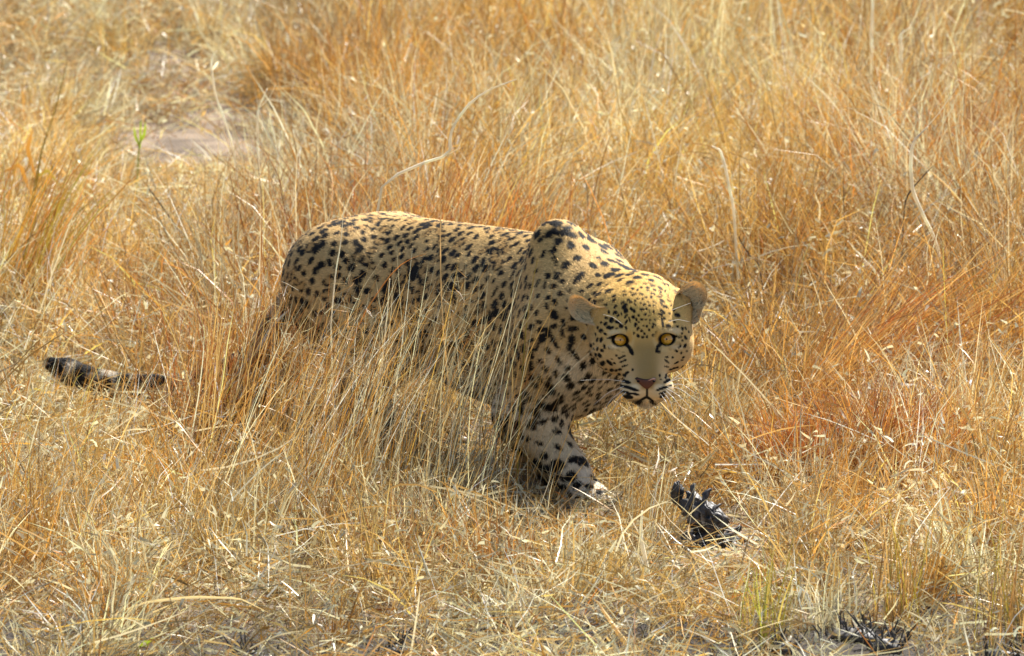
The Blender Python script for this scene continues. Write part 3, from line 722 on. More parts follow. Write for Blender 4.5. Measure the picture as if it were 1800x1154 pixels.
# ears: cupped blades with a rim, hair inside
EARS = [([(1066, 541), (1052, 540), (1039, 533), (1027, 524), (1015, 518.5), (1005, 519), (999.5, 526), (998.5, 538), (1001, 549), (1007, 558), (1016, 565), (1025, 568), (1040, 572), (1056, 575), (1070, 566), (1074, 552)], (1036, 547), -1),
        ([(1181, 545), (1183, 530), (1191, 514), (1201, 502), (1212, 496), (1223, 494.5), (1234, 499), (1241, 508), (1243.5, 519), (1241, 532), (1236, 541), (1232, 553), (1229, 563), (1222, 570), (1207, 569), (1192, 562)], (1212, 534), 1)]
for pts, cen_, sg in EARS:
    pts = np.array(pts, float); cp = np.array(cen_, float)
    # dense outline
    m_ = 64; tt = np.linspace(0, len(pts), m_, endpoint=False); i0 = np.floor(tt).astype(int) % len(pts); fr = (tt % 1)[:, None]
    p0, p1, p2, p3 = pts[(i0 - 1) % len(pts)], pts[i0], pts[(i0 + 1) % len(pts)], pts[(i0 + 2) % len(pts)]
    O = 0.5 * (2 * p1 + (p2 - p0) * fr + (2 * p0 - 5 * p1 + 4 * p2 - p3) * fr ** 2 + (3 * p1 - p0 - 3 * p2 + p3) * fr ** 3)
    ybase = HO[1] + (0.008 if sg < 0 else 0.028)
    def earp(rr, back):
        a = cp + (O - cp) * rr
        inner = np.clip(((a[:, 0] - pts[0][0]) * sg) / 60.0, -0.3, 1.2)
        yy = ybase + 0.026 * (1 - rr ** 2.2) + back + 0.012 * inner
        return np.array([unproj(x, y, yv) for (x, y), yv in zip(a, np.broadcast_to(yy, (m_,)))])
    V = []; Cc = []; RR = [0.02, 0.2, 0.4, 0.6, 0.78, 0.9, 0.97, 1.0]
    for rr in RR:
        V.append(earp(rr, 0.0)); Cc.append(np.tile(np.array([0.66, 0.50, 0.28]) if rr < 0.95 else np.array([0.70, 0.55, 0.30]), (m_, 1)))
    for rr in RR[::-1]:
        V.append(earp(rr * 1.0, 0.005 if rr < 1 else 0.002)); Cc.append(np.tile(np.array([0.16, 0.12, 0.08]) if 0.55 < rr < 0.8 else np.array([0.55, 0.45, 0.3]), (m_, 1)))
    V = np.concatenate(V); Cc = np.concatenate(Cc)
    i = np.arange(len(V)).reshape(-1, m_)
    Q = np.stack([i[:-1], np.roll(i, -1, 1)[:-1], np.roll(i, -1, 1)[1:], i[1:]], -1).reshape(-1, 4)
    st_ = wave(V, 120, 41)
    ear = make_mesh('ear', V, Q, Cc * (1 + 0.12 * st_[:, None]), M_ear, leo)
    # hair tufts in the ear and along its rim
    hv, hc = [], []
    nh = 1900
    th = RNG.random(nh) * m_; rr = np.sqrt(RNG.random(nh)) * 0.99
    a = cp + (O[th.astype(int)] - cp) * rr[:, None]
    tipdir = np.array([sg * 0.85, -0.45]); tipdir /= np.linalg.norm(tipdir)
    for j in range(nh):
        inner = np.clip(((a[j, 0] - pts[0][0]) * sg) / 60.0, -0.3, 1.2)
        yv = ybase + 0.026 * (1 - rr[j] ** 2.2) + 0.012 * inner - 0.0006
        p = unproj(a[j, 0], a[j, 1], yv)
        rim = rr[j] > 0.94
        if rim:
            d2 = (a[j] - cp) / np.linalg.norm(a[j] - cp); L_ = RNG.uniform(0.001, 0.0028)
        else:
            d2 = tipdir + RNG.normal(size=2) * 0.25; L_ = RNG.uniform(0.008, 0.018) * (0.3 if rr[j] > .75 else 1)
        d3 = np.array([d2[0], 0, 0]) - UPV * d2[1] - FWD * RNG.uniform(0.05, 0.35)
        d3 /= np.linalg.norm(d3)
        sd = np.cross(d3, FWD); sd /= np.linalg.norm(sd); w_ = RNG.uniform(0.0004, 0.0008)
        hv += [p - sd * w_, p + sd * w_, p + d3 * L_]
        g = RNG.random()
        c = np.array([0.66, 0.52, 0.30]) if rim else (np.array([0.13, 0.10, 0.06]) if g < 0.09 else np.array([0.76, 0.60, 0.35]) * RNG.uniform(0.7, 1.25))
        hc += [c, c, c]
    hv = np.array(hv); o = make_mesh('ear_hair', hv, np.arange(len(hv)).reshape(-1, 3), np.array(hc), M_fur, ear)
    tag(o, kind='stuff')

def tube(pts, r0, r1, sides=5, r=None, n=None):
    pts = np.array(pts, float)
    if n:                                                # Catmull-Rom resample
        k = len(pts); tt = np.linspace(0, k - 1, n); i = np.minimum(tt.astype(int), k - 2); f = (tt - i)[:, None]
        lin = pts[i] * (1 - f) + pts[i + 1] * f
        P = np.concatenate([[2 * pts[0] - pts[1]], pts, [2 * pts[-1] - pts[-2]]])
        a, b, c, d = P[i], P[i + 1], P[i + 2], P[i + 3]
        pts = 0.5 * (2 * b + (c - a) * f + (2 * a - 5 * b + 4 * c - d) * f ** 2 + (3 * b - a - 3 * c + d) * f ** 3)
        pts = pts * .3 + lin * .7
    k = len(pts)
    T_ = np.gradient(pts, axis=0); T_ /= np.linalg.norm(T_, axis=1)[:, None] + 1e-12
    ref = np.array([0.3, 1.0, 0.2]); u = np.cross(T_, ref); u /= np.linalg.norm(u, axis=1)[:, None] + 1e-12; v = np.cross(T_, u)
    rad = np.linspace(r0, r1, k) if r is None else np.interp(np.linspace(0, 1, k), np.linspace(0, 1, len(r)), r)
    a = np.linspace(0, 2 * math.pi, sides, endpoint=False)
    V = pts[:, None] + (u[:, None] * np.cos(a)[None, :, None] + v[:, None] * np.sin(a)[None, :, None]) * rad[:, None, None]
    i = np.arange(k * sides).reshape(k, sides)
    Q = np.stack([i[:-1], np.roll(i, -1, 1)[:-1], np.roll(i, -1, 1)[1:], i[1:]], -1).reshape(-1, 4)
    return V.reshape(-1, 3), Q
WH = [  # root, mid, tip in the face
 ((1172, 674), (1195, 665), (1228, 667)), ((1174, 676), (1200, 676), (1222, 692)), ((1173, 680), (1196, 684), (1226, 706)), ((1172, 683), (1192, 695), (1214, 716)),
 ((1170, 686), (1186, 702), (1206, 728)), ((1165, 689), (1178, 705), (1186, 735)), ((1160, 692), (1172, 708), (1176, 728)), ((1176, 672), (1200, 655), (1222, 640)),
 ((1098, 671), (1065, 667), (1020, 669)), ((1096, 680), (1070, 690), (1044, 712)), ((1097, 685), (1075, 702), (1058, 728)), ((1100, 690), (1084, 706), (1074, 732)),
 ((1094, 570), (1078, 558), (1060, 553)), ((1175, 566), (1192, 562), (1212, 566)), ((1180, 546), (1195, 540), (1214, 533))]
for a, b, c in WH:
    y0 = H(0, 0.068, 0)[1] if a[1] > 600 else H(0, 0.012, 0)[1]
    yr = front_y(a[0] + (-2 if a[0] > 1130 else 2), a[1], 5.0)
    P3 = [unproj(*a, yr + 0.002), unproj(*b, yr - 0.02), unproj(*c, yr - 0.03)]
    V, Q = tube(P3, 0.00055, 0.0002, 4, n=10)
    make_mesh('whisker', V, Q, np.tile(np.array([0.85, 0.82, 0.75]), (len(V), 1)), M_whisker, leo)

# ------------------------------------------------------------------ grass
def rbf(table, px, py, sig=150.0):
    px, py = np.asarray(px, float), np.asarray(py, float)
    num = 0; den = 1e-9
    for (x, y, *val) in table:
        w = np.exp(-((px - x) ** 2 + (py - y) ** 2) / (2 * sig * sig)) + 1e-7 / (1 + ((px - x) ** 2 + (py - y) ** 2) / 1e5)
        num = num + w[..., None] * np.array(val, float); den = den + w
    return num / den[..., None]
# place in the photo (of the base), colour of the grass there, height in metres
ZONE = [(100, 100, 210, 176, 122, .10), (350, 90, 208, 172, 118, .10), (330, 250, 200, 172, 132, .02), (330, 340, 200, 160, 105, .06), (440, 330, 196, 152, 96, .10), (180, 330, 200, 160, 105, .10), (80, 260, 198, 160, 104, .16), (100, 420, 196, 150, 92, .20), (300, 500, 190, 146, 92, .18),
        (450, 620, 172, 112, 52, .36), (480, 420, 186, 128, 62, .30), (620, 330, 190, 128, 60, .30), (650, 180, 198, 146, 78, .28), (900, 80, 205, 158, 88, .26), (980, 330, 196, 148, 78, .26),
        (1250, 200, 205, 160, 94, .26), (1500, 100, 206, 168, 108, .24), (1720, 330, 190, 134, 58, .34), (1450, 560, 188, 134, 64, .34), (1250, 480, 196, 145, 76, .28), (1650, 640, 186, 120, 52, .34),
        (1540, 790, 178, 100, 42, .24), (1380, 830, 178, 104, 46, .18), (1100, 820, 206, 166, 104, .06), (1250, 680, 202, 158, 92, .10), (1250, 800, 204, 164, 100, .08), (1720, 850, 206, 172, 114, .17),
        (1500, 1000, 206, 174, 120, .13), (1200, 1020, 200, 160, 100, .13), (900, 960, 200, 160, 100, .14), (600, 960, 192, 150, 92, .18), (300, 950, 192, 152, 95, .17), (100, 780, 190, 150, 90, .17),
        (120, 1000, 196, 156, 98, .16), (500, 1120, 178, 146, 100, .13), (1000, 1110, 188, 156, 108, .13), (1600, 1120, 185, 155, 105, .08), (700, 860, 180, 138, 80, .14)]
LIN = [(x, y, *srgb(r, g, b)) for (x, y, r, g, b, h) in ZONE]
HGT = [(x, y, h) for (x, y, r, g, b, h) in ZONE]
CAPX = [-400, 40, 90, 200, 300, 360, 430, 520, 620, 700, 860, 930, 1070, 1110, 1200, 1300, 1500, 2200]
CAPY = [560, 590, 650, 685, 640, 570, 560, 580, 680, 730, 790, 850, 875, 810, 745, 660, 560, 480]
GLX, GLY = [-400, 100, 480, 1000, 1060, 1300, 2200], [650, 690, 770, 872, 885, 890, 900]
def base_sample(n, y0=-2.0, y1=8.6, marg=0.45):
    out = []
    tot = 0
    while tot < n:
        y = RNG.uniform(y0, y1, n); x = RNG.uniform(-2.0, 2.0, n)
        ok = np.abs(x) < 0.92 * (1 + y / 16) + marg
        out.append(np.stack([x[ok], y[ok]], -1)); tot += ok.sum()
    return thin(np.concatenate(out)[:n])
BARE = [(345, 262, 170, 44, .97), (420, 208, 90, 20, .9), (250, 130, 200, 40, .5), (1505, 1150, 80, 50, .93), (1580, 1165, 50, 40, .9), (1765, 1160, 70, 50, .9), (430, 1160, 120, 50, .8), (690, 1160, 50, 50, .85), (1375, 1165, 50, 40, .8),
        (1262, 965, 85, 45, .8), (60, 1130, 80, 40, .7), (1060, 1010, 50, 22, .5), (880, 1140, 40, 14, .6)]
def thin(P):
    px, py = proj(np.stack([P[:, 0], P[:, 1], terrain(P[:, 0], P[:, 1])], -1))
    k = np.zeros(len(P))
    for (x, y, a, b, p) in BARE:
        k = np.maximum(k, p * np.exp(-(((px - x) / a) ** 2 + ((py - y) / b) ** 2) ** 2))
    k = np.maximum(k, .42 * np.clip((py - 1085) / 60, 0, 1) * (.6 + .4 * np.sin(px * .021 + 1)))
    return P[RNG.random(len(P)) > k]
def clump(P, f=5.0, seed=77):
    return wave(P, f, seed, 8)
def max_len(x, y, L):
    """keep the animal in view: grass in front of it stays as low as it does in the photo"""
    B = np.stack([x, y, terrain(x, y)], -1)
    px, py = proj(B)
    front = py > np.interp(px, GLX, GLY) - 6
    cap = (py - np.interp(px, CAPX, CAPY)) * 0.001
    L = np.where(front, np.minimum(L, np.maximum(cap, 0.018) * RNG.uniform(0.55, 1.0, len(x))), L)
    s = (B - C0) @ HD; r = (B - C0) @ RT
    under = (np.abs(r) < 0.15) & (s > -0.80) & (s < 0.20)
    L = np.where(under, np.minimum(L, 0.055), L)
    hdz = (np.abs(x - 0.23) < 0.16) & (y > -0.42) & (y < 0.02)
    L = np.where(hdz, np.minimum(L, 0.08), L)
    L = L * (1 - 0.3 * np.clip((py - 1075) / 60, 0, 1))
    L = L * (1 - 0.8 * np.exp(-(((px - 340) / 200) ** 2 + ((py - 300) / 80) ** 2) ** 2))
    stp = (np.abs(px - 1262) < 95) & (py > 925) & (py < 1090)
    L = np.where(stp, np.minimum(L, np.maximum((py - 985) * 0.001, 0.0) * 0.85 + 0.032), L)
    tl = (x < -0.4) & (x > -0.95) & (np.abs(y - 0.77) < 0.06)
    return np.where(tl, np.minimum(L, 0.06), L), px, py
PALE, ORNG, RUST, GREY = srgb(246, 234, 204), srgb(200, 136, 54), srgb(160, 92, 38), srgb(178, 162, 132)
ALB = 0.80
def colours(px, py, n, p_pale=0.18, p_or=0.2, p_rust=0.08, sv=0.40):
    c = rbf(LIN, px, py)
    Q = np.stack([px, py], -1) / 1000.0
    v = 0.20 * wave(Q, 8.0, 91) + 0.15 * wave(Q, 28.0, 92)
    o = np.clip(wave(Q, 12.0, 93) * 0.30 + wave(Q, 40.0, 94) * 0.2 - 0.05, -0.2, 0.5)[:, None]
    c = c * (1 - o) + ORNG * 0.9 * o
    g = RNG.random(n)[:, None]; mix = RNG.uniform(0.4, 1.0, n)[:, None]
    c = np.where(g < p_pale, c * (1 - mix) + PALE * mix, c)
    c = np.where((g > p_pale) & (g < p_pale + p_or), c * (1 - mix) + ORNG * mix, c)
    c = np.where((g > p_pale + p_or) & (g < p_pale + p_or + p_rust), c * (1 - mix) + RUST * mix, c)
    c = np.where(g > 0.95, c * 0.4 + GREY * 0.6, c)
    c = np.clip(c * ALB * np.array([0.955, 1.02, 0.97]), 0, 1) ** 0.93
    return np.clip(c * np.exp(RNG.normal(size=(n, 1)) * sv - 0.04 + v[:, None]), 0.01, 0.85)
def blades(B, L, w, psi, phi0, phi1, col, seg_=3, roll=None, wob=0.25, taper=0.75):
    n = len(B); K_ = seg_ + 1
    t = np.linspace(0, 1, K_)
    ctr = np.zeros((n, K_, 3)); ctr[:, 0] = B
    ps = psi.copy()
    dirs = []
    for i in range(K_):
        ph = phi0 + (phi1 - phi0) * t[i] ** 1.3
        d = np.stack([np.sin(ph) * np.cos(ps), np.sin(ph) * np.sin(ps), np.cos(ph)], -1)
        dirs.append(d)
        if i < K_ - 1:
            ctr[:, i + 1] = ctr[:, i] + d * (L / seg_)[:, None]
        ps = ps + RNG.normal(size=n) * wob
    dirs = np.stack(dirs, 1)
    if roll is None: roll = RNG.uniform(0, math.pi, n)
    hv = np.stack([np.cos(roll), np.sin(roll), np.zeros(n)], -1)[:, None]
    sd = np.cross(dirs, np.broadcast_to(hv, dirs.shape)); ln = np.linalg.norm(sd, axis=2, keepdims=True)
    sd = np.where(ln > 0.2, sd / np.maximum(ln, 1e-6), np.cross(dirs, np.array([0.0, 0.0, 1.0])))
    wd = w[:, None] * 1.3 * (1 - taper * t[None] ** 1.5) * 0.5
    Lf = ctr[:, :-1] - sd[:, :-1] * wd[:, :-1, None]; Rt = ctr[:, :-1] + sd[:, :-1] * wd[:, :-1, None]
    V = np.concatenate([np.stack([Lf, Rt], 2).reshape(n, -1, 3), ctr[:, -1:]], 1)     # 2*seg+1 verts
    m_ = 2 * seg_ + 1
    f = []
    for i in range(seg_ - 1):
        a = 2 * i
        f += [[a, a + 1, a + 3], [a, a + 3, a + 2]]
    f += [[2 * seg_ - 2, 2 * seg_ - 1, 2 * seg_]]
    T_ = (np.arange(n)[:, None, None] * m_ + np.array(f)[None]).reshape(-1, 3)
    return V.reshape(-1, 3), T_, np.repeat(col, m_, 0)
def deg(a): return np.radians(a)
def lay(n, hmul, hmin, wlo, whi, lean=(2, 28), bend=(5, 45), psi_mu=0.3, psi_sd=1.6, seg_=3, thr=None, cl_f=5.0, pal=(0.18, .2, .08), y0=-2.0, y1=8.6, sv=.40):
    P = base_sample(n, y0, y1)
    x, y = P[:, 0], P[:, 1]
    B = np.stack([x, y, terrain(x, y)], -1)
    px, py = proj(B)
    h = rbf(HGT, px, py)[:, 0]
    cl = clump(P, cl_f)
    if thr is not None:
        k = (cl > thr) ; P, x, y, B, px, py, h, cl = P[k], x[k], y[k], B[k], px[k], py[k], h[k], cl[k]
    L_ = np.maximum(h * hmul * RNG.uniform(0.55, 1.25, len(x)) * (1 + 0.30 * np.clip(cl, -1.5, 1.5)), hmin * RNG.uniform(0.6, 1.3, len(x)))
    L_, px, py = max_len(x, y, L_)
    k = L_ > 0.012
    x, y, B, px, py, L_ = x[k], y[k], B[k], px[k], py[k], L_[k]
    n = len(x)
    c = colours(px, py, n, *pal, sv)
    B[:, 2] -= 0.004
    return blades(B, L_, RNG.uniform(wlo, whi, n), RNG.normal(psi_mu, psi_sd, n), deg(RNG.uniform(*lean, n)), deg(RNG.uniform(*lean, n) + RNG.uniform(*bend, n)), c, seg_)
def litter(n, l0, l1, wlo, whi, zmax, pal, y0=-2.0, y1=8.6, sv=.42, seg_=2):
    P = base_sample(n, y0, y1); n = len(P); x, y = P[:, 0], P[:, 1]
    z = terrain(x, y); px, py = proj(np.stack([x, y, z], -1))
    h = rbf(HGT, px, py)[:, 0]
    zt = np.minimum(zmax, h * 0.55 + 0.008)
    zt, px, py = max_len(x, y, zt)
    z = z + zt * RNG.random(n) ** 1.5
    L_ = RNG.uniform(l0, l1, n)
    c = colours(px, py, n, *pal, sv)
    ph = deg(np.clip(RNG.normal(80, 22, n), 20, 135))
    return blades(np.stack([x, y, z], -1), L_, RNG.uniform(wlo, whi, n), RNG.uniform(0, 6.28, n), ph, ph + deg(RNG.normal(0, 18, n)), c, seg_, taper=0.3)
def stuff(name, parts, mat=M_grass):
    V, T_, C_ = merge(parts)
    print(name, 'tris', len(T_))
    o = make_mesh(name, V, T_, C_, mat)
    return tag(o, kind='stuff')
stuff('straw_litter', [litter(80000, .03, .10, .0012, .0030, .08, (.34, .14, .05)), litter(26000, .08, .22, .0008, .0018, .14, (.42, .14, .04), seg_=3)])
stuff('short_grass', [lay(66000, .55, .05, .0010, .0024, (4, 60), (10, 80), thr=-0.7, cl_f=9.0, pal=(.22, .18, .07)), lay(36000, .45, .04, .0008, .0018, (10, 85), (0, 60), thr=-0.7, cl_f=12.0, pal=(.36, .14, .04))])
stuff('tall_grass', [lay(60000, 1.05, .03, .0012, .0030, (1, 30), (2, 60), thr=0.25, cl_f=5.0), lay(34000, .95, .03, .0010, .0024, (10, 65), (0, 70), thr=0.0, cl_f=8.0, pal=(.28, .2, .06)),
                     lay(26000, 1.2, .03, .0006, .0014, (2, 45), (5, 60), pal=(.3, .16, .05), seg_=4)])
def clumps(n, y0, y1, per, hm):
    P = base_sample(n, y0, y1); out = []
    for (x, y) in P:
        k = int(per * RNG.uniform(.5, 1.4)); sp = RNG.uniform(.02, .055)
        bx, by = x + RNG.normal(size=k) * sp, y + RNG.normal(size=k) * sp * .8
        B = np.stack([bx, by, terrain(bx, by) - .004], -1); px, py = proj(B)
        h = rbf(HGT, px[:1], py[:1])[0, 0] * hm
        L_, px, py = max_len(bx, by, h * RNG.uniform(.55, 1.35, k))
        g = RNG.random(); tint = PALE * .9 if g < .38 else (ORNG if g < .56 else (RUST if g < .66 else srgb(206, 164, 96)))
        c = rbf(LIN, px, py) * .35 + tint * .65
        c = np.clip(c * np.array([.96, 1.02, .97]) * np.exp(RNG.normal(size=(k, 1)) * .38) * .88, .01, .85)
        away = np.arctan2(by - y, bx - x) + RNG.normal(size=k) * .5
        lean = RNG.uniform(2, 30); ph = deg(np.abs(RNG.normal(lean, 17, k)))
        psi0 = RNG.uniform(0, 6.28); psi = np.where(RNG.random(k) < .5, away, psi0 + RNG.normal(size=k) * .5)
        out.append(blades(B, L_, RNG.uniform(.0012, .0032, k), psi, ph, ph + deg(RNG.normal(38, 34, k)), c, 4, wob=.32, taper=.7))
    return merge(out)
stuff('grass_clumps', [clumps(300, .9, 7.5, 100, 1.2), clumps(140, -1.9, .9, 75, 1.1)])
# broken curled leaf pieces that catch the sun
def flakes(n):
    P = base_sample(n); n = len(P); x, y = P[:, 0], P[:, 1]
    z = terrain(x, y); px, py = proj(np.stack([x, y, z], -1))
    h = rbf(HGT, px, py)[:, 0] * 0.9
    h, px, py = max_len(x, y, h)
    z = z + h * RNG.uniform(0.1, 1.0, n)
    c = colours(px, py, n, .8, .06, .0, .25)
    return blades(np.stack([x, y, z], -1), RNG.uniform(.008, .028, n), RNG.uniform(.0018, .0050, n), RNG.uniform(0, 6.28, n), deg(RNG.uniform(10, 150, n)), deg(RNG.uniform(10, 170, n)), c, 3, taper=0.6)
stuff('leaf_litter', [flakes(36000)])
# taller stems standing in front of the flank
def front_stems(n, x0, x1, b0, b1, t0, t1, w0, w1, lean, pal):
    bx = RNG.uniform(x0, x1, n); bpy_ = RNG.uniform(b0, b1, n)
    B = np.array([ground_at(a, b) for a, b in zip(bx, bpy_)])
    px, py = proj(B)
    L_ = (bpy_ - RNG.uniform(t0, t1, n)) * 0.001
    c = colours(px, py, n, *pal)
    return blades(B, L_ * 1.05, RNG.uniform(w0, w1, n), RNG.normal(-0.15, 0.5, n), deg(RNG.normal(lean, 9, n)), deg(RNG.normal(lean + 16, 20, n)), c, 5, wob=0.12, taper=0.6)
stuff('front_grass', [front_stems(120, 290, 490, 760, 880, 440, 620, .0009, .0022, 10, (.16, .3, .2)),
                      front_stems(90, 300, 600, 790, 940, 430, 720, .0009, .0022, 12, (.18, .32, .16)),
                      front_stems(70, 340, 660, 820, 930, 440, 720, .0009, .0020, 22, (.25, .32, .12)),
                      front_stems(260, 480, 880, 800, 930, 400, 640, .0005, .0010, 17, (.42, .25, .05)),
                      front_stems(150, 520, 870, 830, 940, 420, 620, .0007, .0014, 12, (.5, .25, .04)),
                      front_stems(80, 460, 800, 800, 930, 400, 600, .0007, .0015, 20, (.25, .35, .08)),
                      front_stems(44, 640, 880, 850, 950, 480, 720, .0008, .0018, 7, (.34, .3, .06)),
                      front_stems(36, 860, 960, 840, 950, 600, 800, .0009, .0017, 8, (.3, .35, .05)),
                      front_stems(200, 380, 800, 800, 950, 480, 740, .0004, .0008, 18, (.4, .2, .1)),
                      front_stems(260, 40, 340, 720, 830, 570, 700, .0008, .0018, 14, (.3, .3, .1)),
                      front_stems(160, 1080, 1180, 900, 1000, 790, 890, .0008, .0018, 4, (.3, .25, .08)),
                      front_stems(60, 1330, 1420, 900, 1000, 780, 880, .0008, .0018, 4, (.3, .25, .08))])
# fine seed heads: sprays of hair-thin branches
def sprays(C, m_, l0, l1, col_pal, up=0.5):
    n = len(C)
    B = np.repeat(C, m_, 0) + RNG.normal(size=(n * m_, 3)) * 0.010
    px, py = proj(B)
    return blades(B, RNG.uniform(l0, l1, n * m_), RNG.uniform(.00035, .0007, n * m_), RNG.uniform(0, 6.28, n * m_), deg(RNG.uniform(5, 90, n * m_)), deg(RNG.uniform(5, 110, n * m_)), colours(px, py, n * m_, *col_pal), 2, taper=0.4)
def spray_centres(n, lo, hi, y0=-1.6, y1=6.0):
    P = base_sample(n, y0, y1); x, y = P[:, 0], P[:, 1]; z = terrain(x, y)
    px, py = proj(np.stack([x, y, z], -1))
    L_, px, py = max_len(x, y, rbf(HGT, px, py)[:, 0])
    return np.stack([x, y, z + L_ * RNG.uniform(lo, hi, len(x))], -1)[L_ > 0.05]
flank = np.array([unproj(a, b, RNG.uniform(-0.30, -0.02)) for a, b in zip(RNG.uniform(470, 860, 130), RNG.normal(640, 60, 130))])
stuff('seed_heads', [sprays(spray_centres(2600, .5, 1.05), 12, .015, .05, (.3, .25, .1)), sprays(flank, 14, .015, .05, (.35, .2, .05))])
# bleached broken straws among the grass
def straws(n, l0, l1):
    P = base_sample(n); n = len(P); x, y = P[:, 0], P[:, 1]; z = terrain(x, y)
    px, py = proj(np.stack([x, y, z], -1))
    h, px, py = max_len(x, y, rbf(HGT, px, py)[:, 0])
    L_ = np.minimum(RNG.uniform(l0, l1, n), np.maximum(h * 1.5, 0.04))
    k = RNG.random(n) < 0.5
    ph = deg(np.where(k, RNG.normal(25, 18, n), RNG.normal(68, 24, n)))
    B = np.stack([x, y, z + np.where(k, 0, h * RNG.uniform(0.2, 0.9, n))], -1)
    c = np.clip(np.where(RNG.random((n, 1)) < .45, PALE, srgb(214, 172, 108)) * RNG.uniform(0.5, 0.95, (n, 1)) * np.array([1, .97, .9]), 0, .85)
    return blades(B, L_, RNG.uniform(.0012, .0032, n), RNG.uniform(0, 6.28, n), ph, ph + deg(RNG.normal(14, 16, n)), c, 4, wob=.18, taper=0.5)
stuff('bleached_straw', [straws(3200, .06, .24), straws(5500, .015, .07)])

# ------------------------------------------------------------------ single plants that can be picked out
def thing_mesh(name, parts, mat, label, cat, group=None):
    V, T_, C_ = merge(parts)
    o = make_mesh(name, V, T_, C_, mat)
    return tag(o, label, cat, group)
def stem_geo(pts, base, r, col, dy=0.0, n=18, sides=5):
    g = ground_at(*base); yv = g[1]
    P3 = [g - np.array([0, 0, .01])] + [unproj(a, b, yv + dy * i / max(len(pts) - 1, 1)) for i, (a, b) in enumerate(pts)]
    V, Q = tube(P3, 0, 0, sides, r=[q * 0.001 for q in r], n=n)
    V = V + np.random.default_rng(int(pts[0][0] + pts[0][1])).normal(size=V.shape) * 0.00025
    t = np.repeat(np.linspace(0, 1, n), sides)
    c = np.array(col) * (1 + 0.12 * np.sin(t * 37) + 0.10 * np.sin(t * 91 + 1))[:, None]
    return V, Q, np.clip(c, 0, .9), yv
def leaf_geo(pts, yv, w, col, n=14, dy=0.01):
    """a folded leaf blade along a line, with a keel"""
    P3 = np.array([unproj(a, b, yv - dy * i) for i, (a, b) in enumerate(pts)])
    tt = np.linspace(0, len(pts) - 1, n); i = np.minimum(tt.astype(int), len(pts) - 2); f = (tt - i)[:, None]
    C3 = P3[i] * (1 - f) + P3[i + 1] * f
    T_ = np.gradient(C3, axis=0); T_ /= np.linalg.norm(T_, axis=1)[:, None]
    sd = np.cross(T_, [0.2, 1, 0.1]); sd /= np.linalg.norm(sd, axis=1)[:, None]
    ww = (w * 0.001 * np.sin(np.linspace(0.35, math.pi - 0.05, n)))[:, None] * 0.5
    k = np.array([0, 0.0012, 0])
    V = np.stack([C3 - sd * ww, C3 + k, C3 + sd * ww], 1).reshape(-1, 3)
    q = np.arange(n * 3).reshape(n, 3)
    Q = np.concatenate([np.stack([q[:-1, j], q[:-1, j + 1], q[1:, j + 1], q[1:, j]], -1) for j in (0, 1)])
    return V, Q, np.tile(np.array(col), (len(V), 1)) * np.linspace(.9, 1.1, n).repeat(3)[:, None]
WHITE, STRAW, OCHRE, OLIVE, GREEN, SOOT = srgb(244, 236, 214), srgb(226, 202, 152), srgb(196, 140, 62), srgb(168, 148, 60), srgb(150, 170, 50), srgb(52, 44, 40)
def stem(name, label, cat, pts, base, r, col, forks=(), leaves=(), mat=None, dy=0.0, group=None):
    V, Q, c, yv = stem_geo(pts, base, r, col, dy)
    o = tag(make_mesh(name, V, Q, c, mat or M_stalk), label, cat, group)
    for f in forks:
        P3 = [unproj(a, b, yv - .004 * i) for i, (a, b) in enumerate(f)]
        V, Q = tube(P3, r[-1] * .0009, r[-1] * .0004, 5, n=9)
        make_mesh('side_shoot', V, Q, np.tile(np.array(col), (len(V), 1)), mat or M_stalk, o)
    for (lp, w, lc) in leaves:
        V, Q, c = leaf_geo(lp, yv - .002, w, lc)
        make_mesh('leaf', V, Q, c, M_grass, o)
    return o
stem('tall_straw', 'thick bleached stem slanting up to the right beside the hindquarters of the leopard', 'grass stalk',
     [(352, 722), (372, 706), (430, 642), (462, 604), (480, 572), (508, 545)], (335, 790), [1.2, 1.6, 2.4, 2.8, 4.2, 3.0, 1.2], WHITE, leaves=[([(440, 632), (441, 610), (432, 594)], 4, WHITE)])
stem('dead_stalk', 'pale zigzag stalk with side shoots rising behind the back of the leopard', 'stalk',
     [(668, 334), (722, 297), (748, 286), (790, 272), (791, 240), (802, 213), (828, 180), (862, 157), (908, 140)], (603, 722), [1.6, 2.6, 3.2, 2.6, 3.2, 2.4, 2.8, 1.8, .8], WHITE * .92,
     forks=[[(746, 284), (736, 300), (724, 322)], [(790, 271), (805, 262), (812, 245)], [(862, 156), (885, 148), (898, 160)]])
stem('forked_stalk', 'slender pale stalk forked like a Y near the bare patch', 'stalk', [(455, 300), (452, 232), (454, 192), (470, 156)], (462, 455), [2, 2.4, 2.6, 2.2, 1.2], WHITE,
     forks=[[(454, 192), (474, 172), (484, 150)]])
stem('curled_straw', 'long pale stem with a curled tip leaning left of the forked stalk', 'grass stalk', [(412, 270), (394, 210), (378, 166), (371, 118), (374, 98), (382, 89)], (432, 430), [1.6, 2, 2.2, 2.4, 2.6, 2.2, 1], WHITE,
     leaves=[([(373, 124), (380, 114), (384, 108)], 6, WHITE)])
stem('green_shoot', 'single green shoot standing in pale grass left of the bare patch', 'shoot', [(241, 320), (243, 280), (246, 245), (248, 214)], (238, 375), [2, 1.8, 1.8, 1.6, 1], srgb(150, 160, 60),
     leaves=[([(245, 258), (238, 240), (235, 222)], 6, GREEN), ([(245, 255), (254, 235), (256, 214)], 6, GREEN), ([(246, 262), (247, 240), (247, 210)], 5, GREEN)])
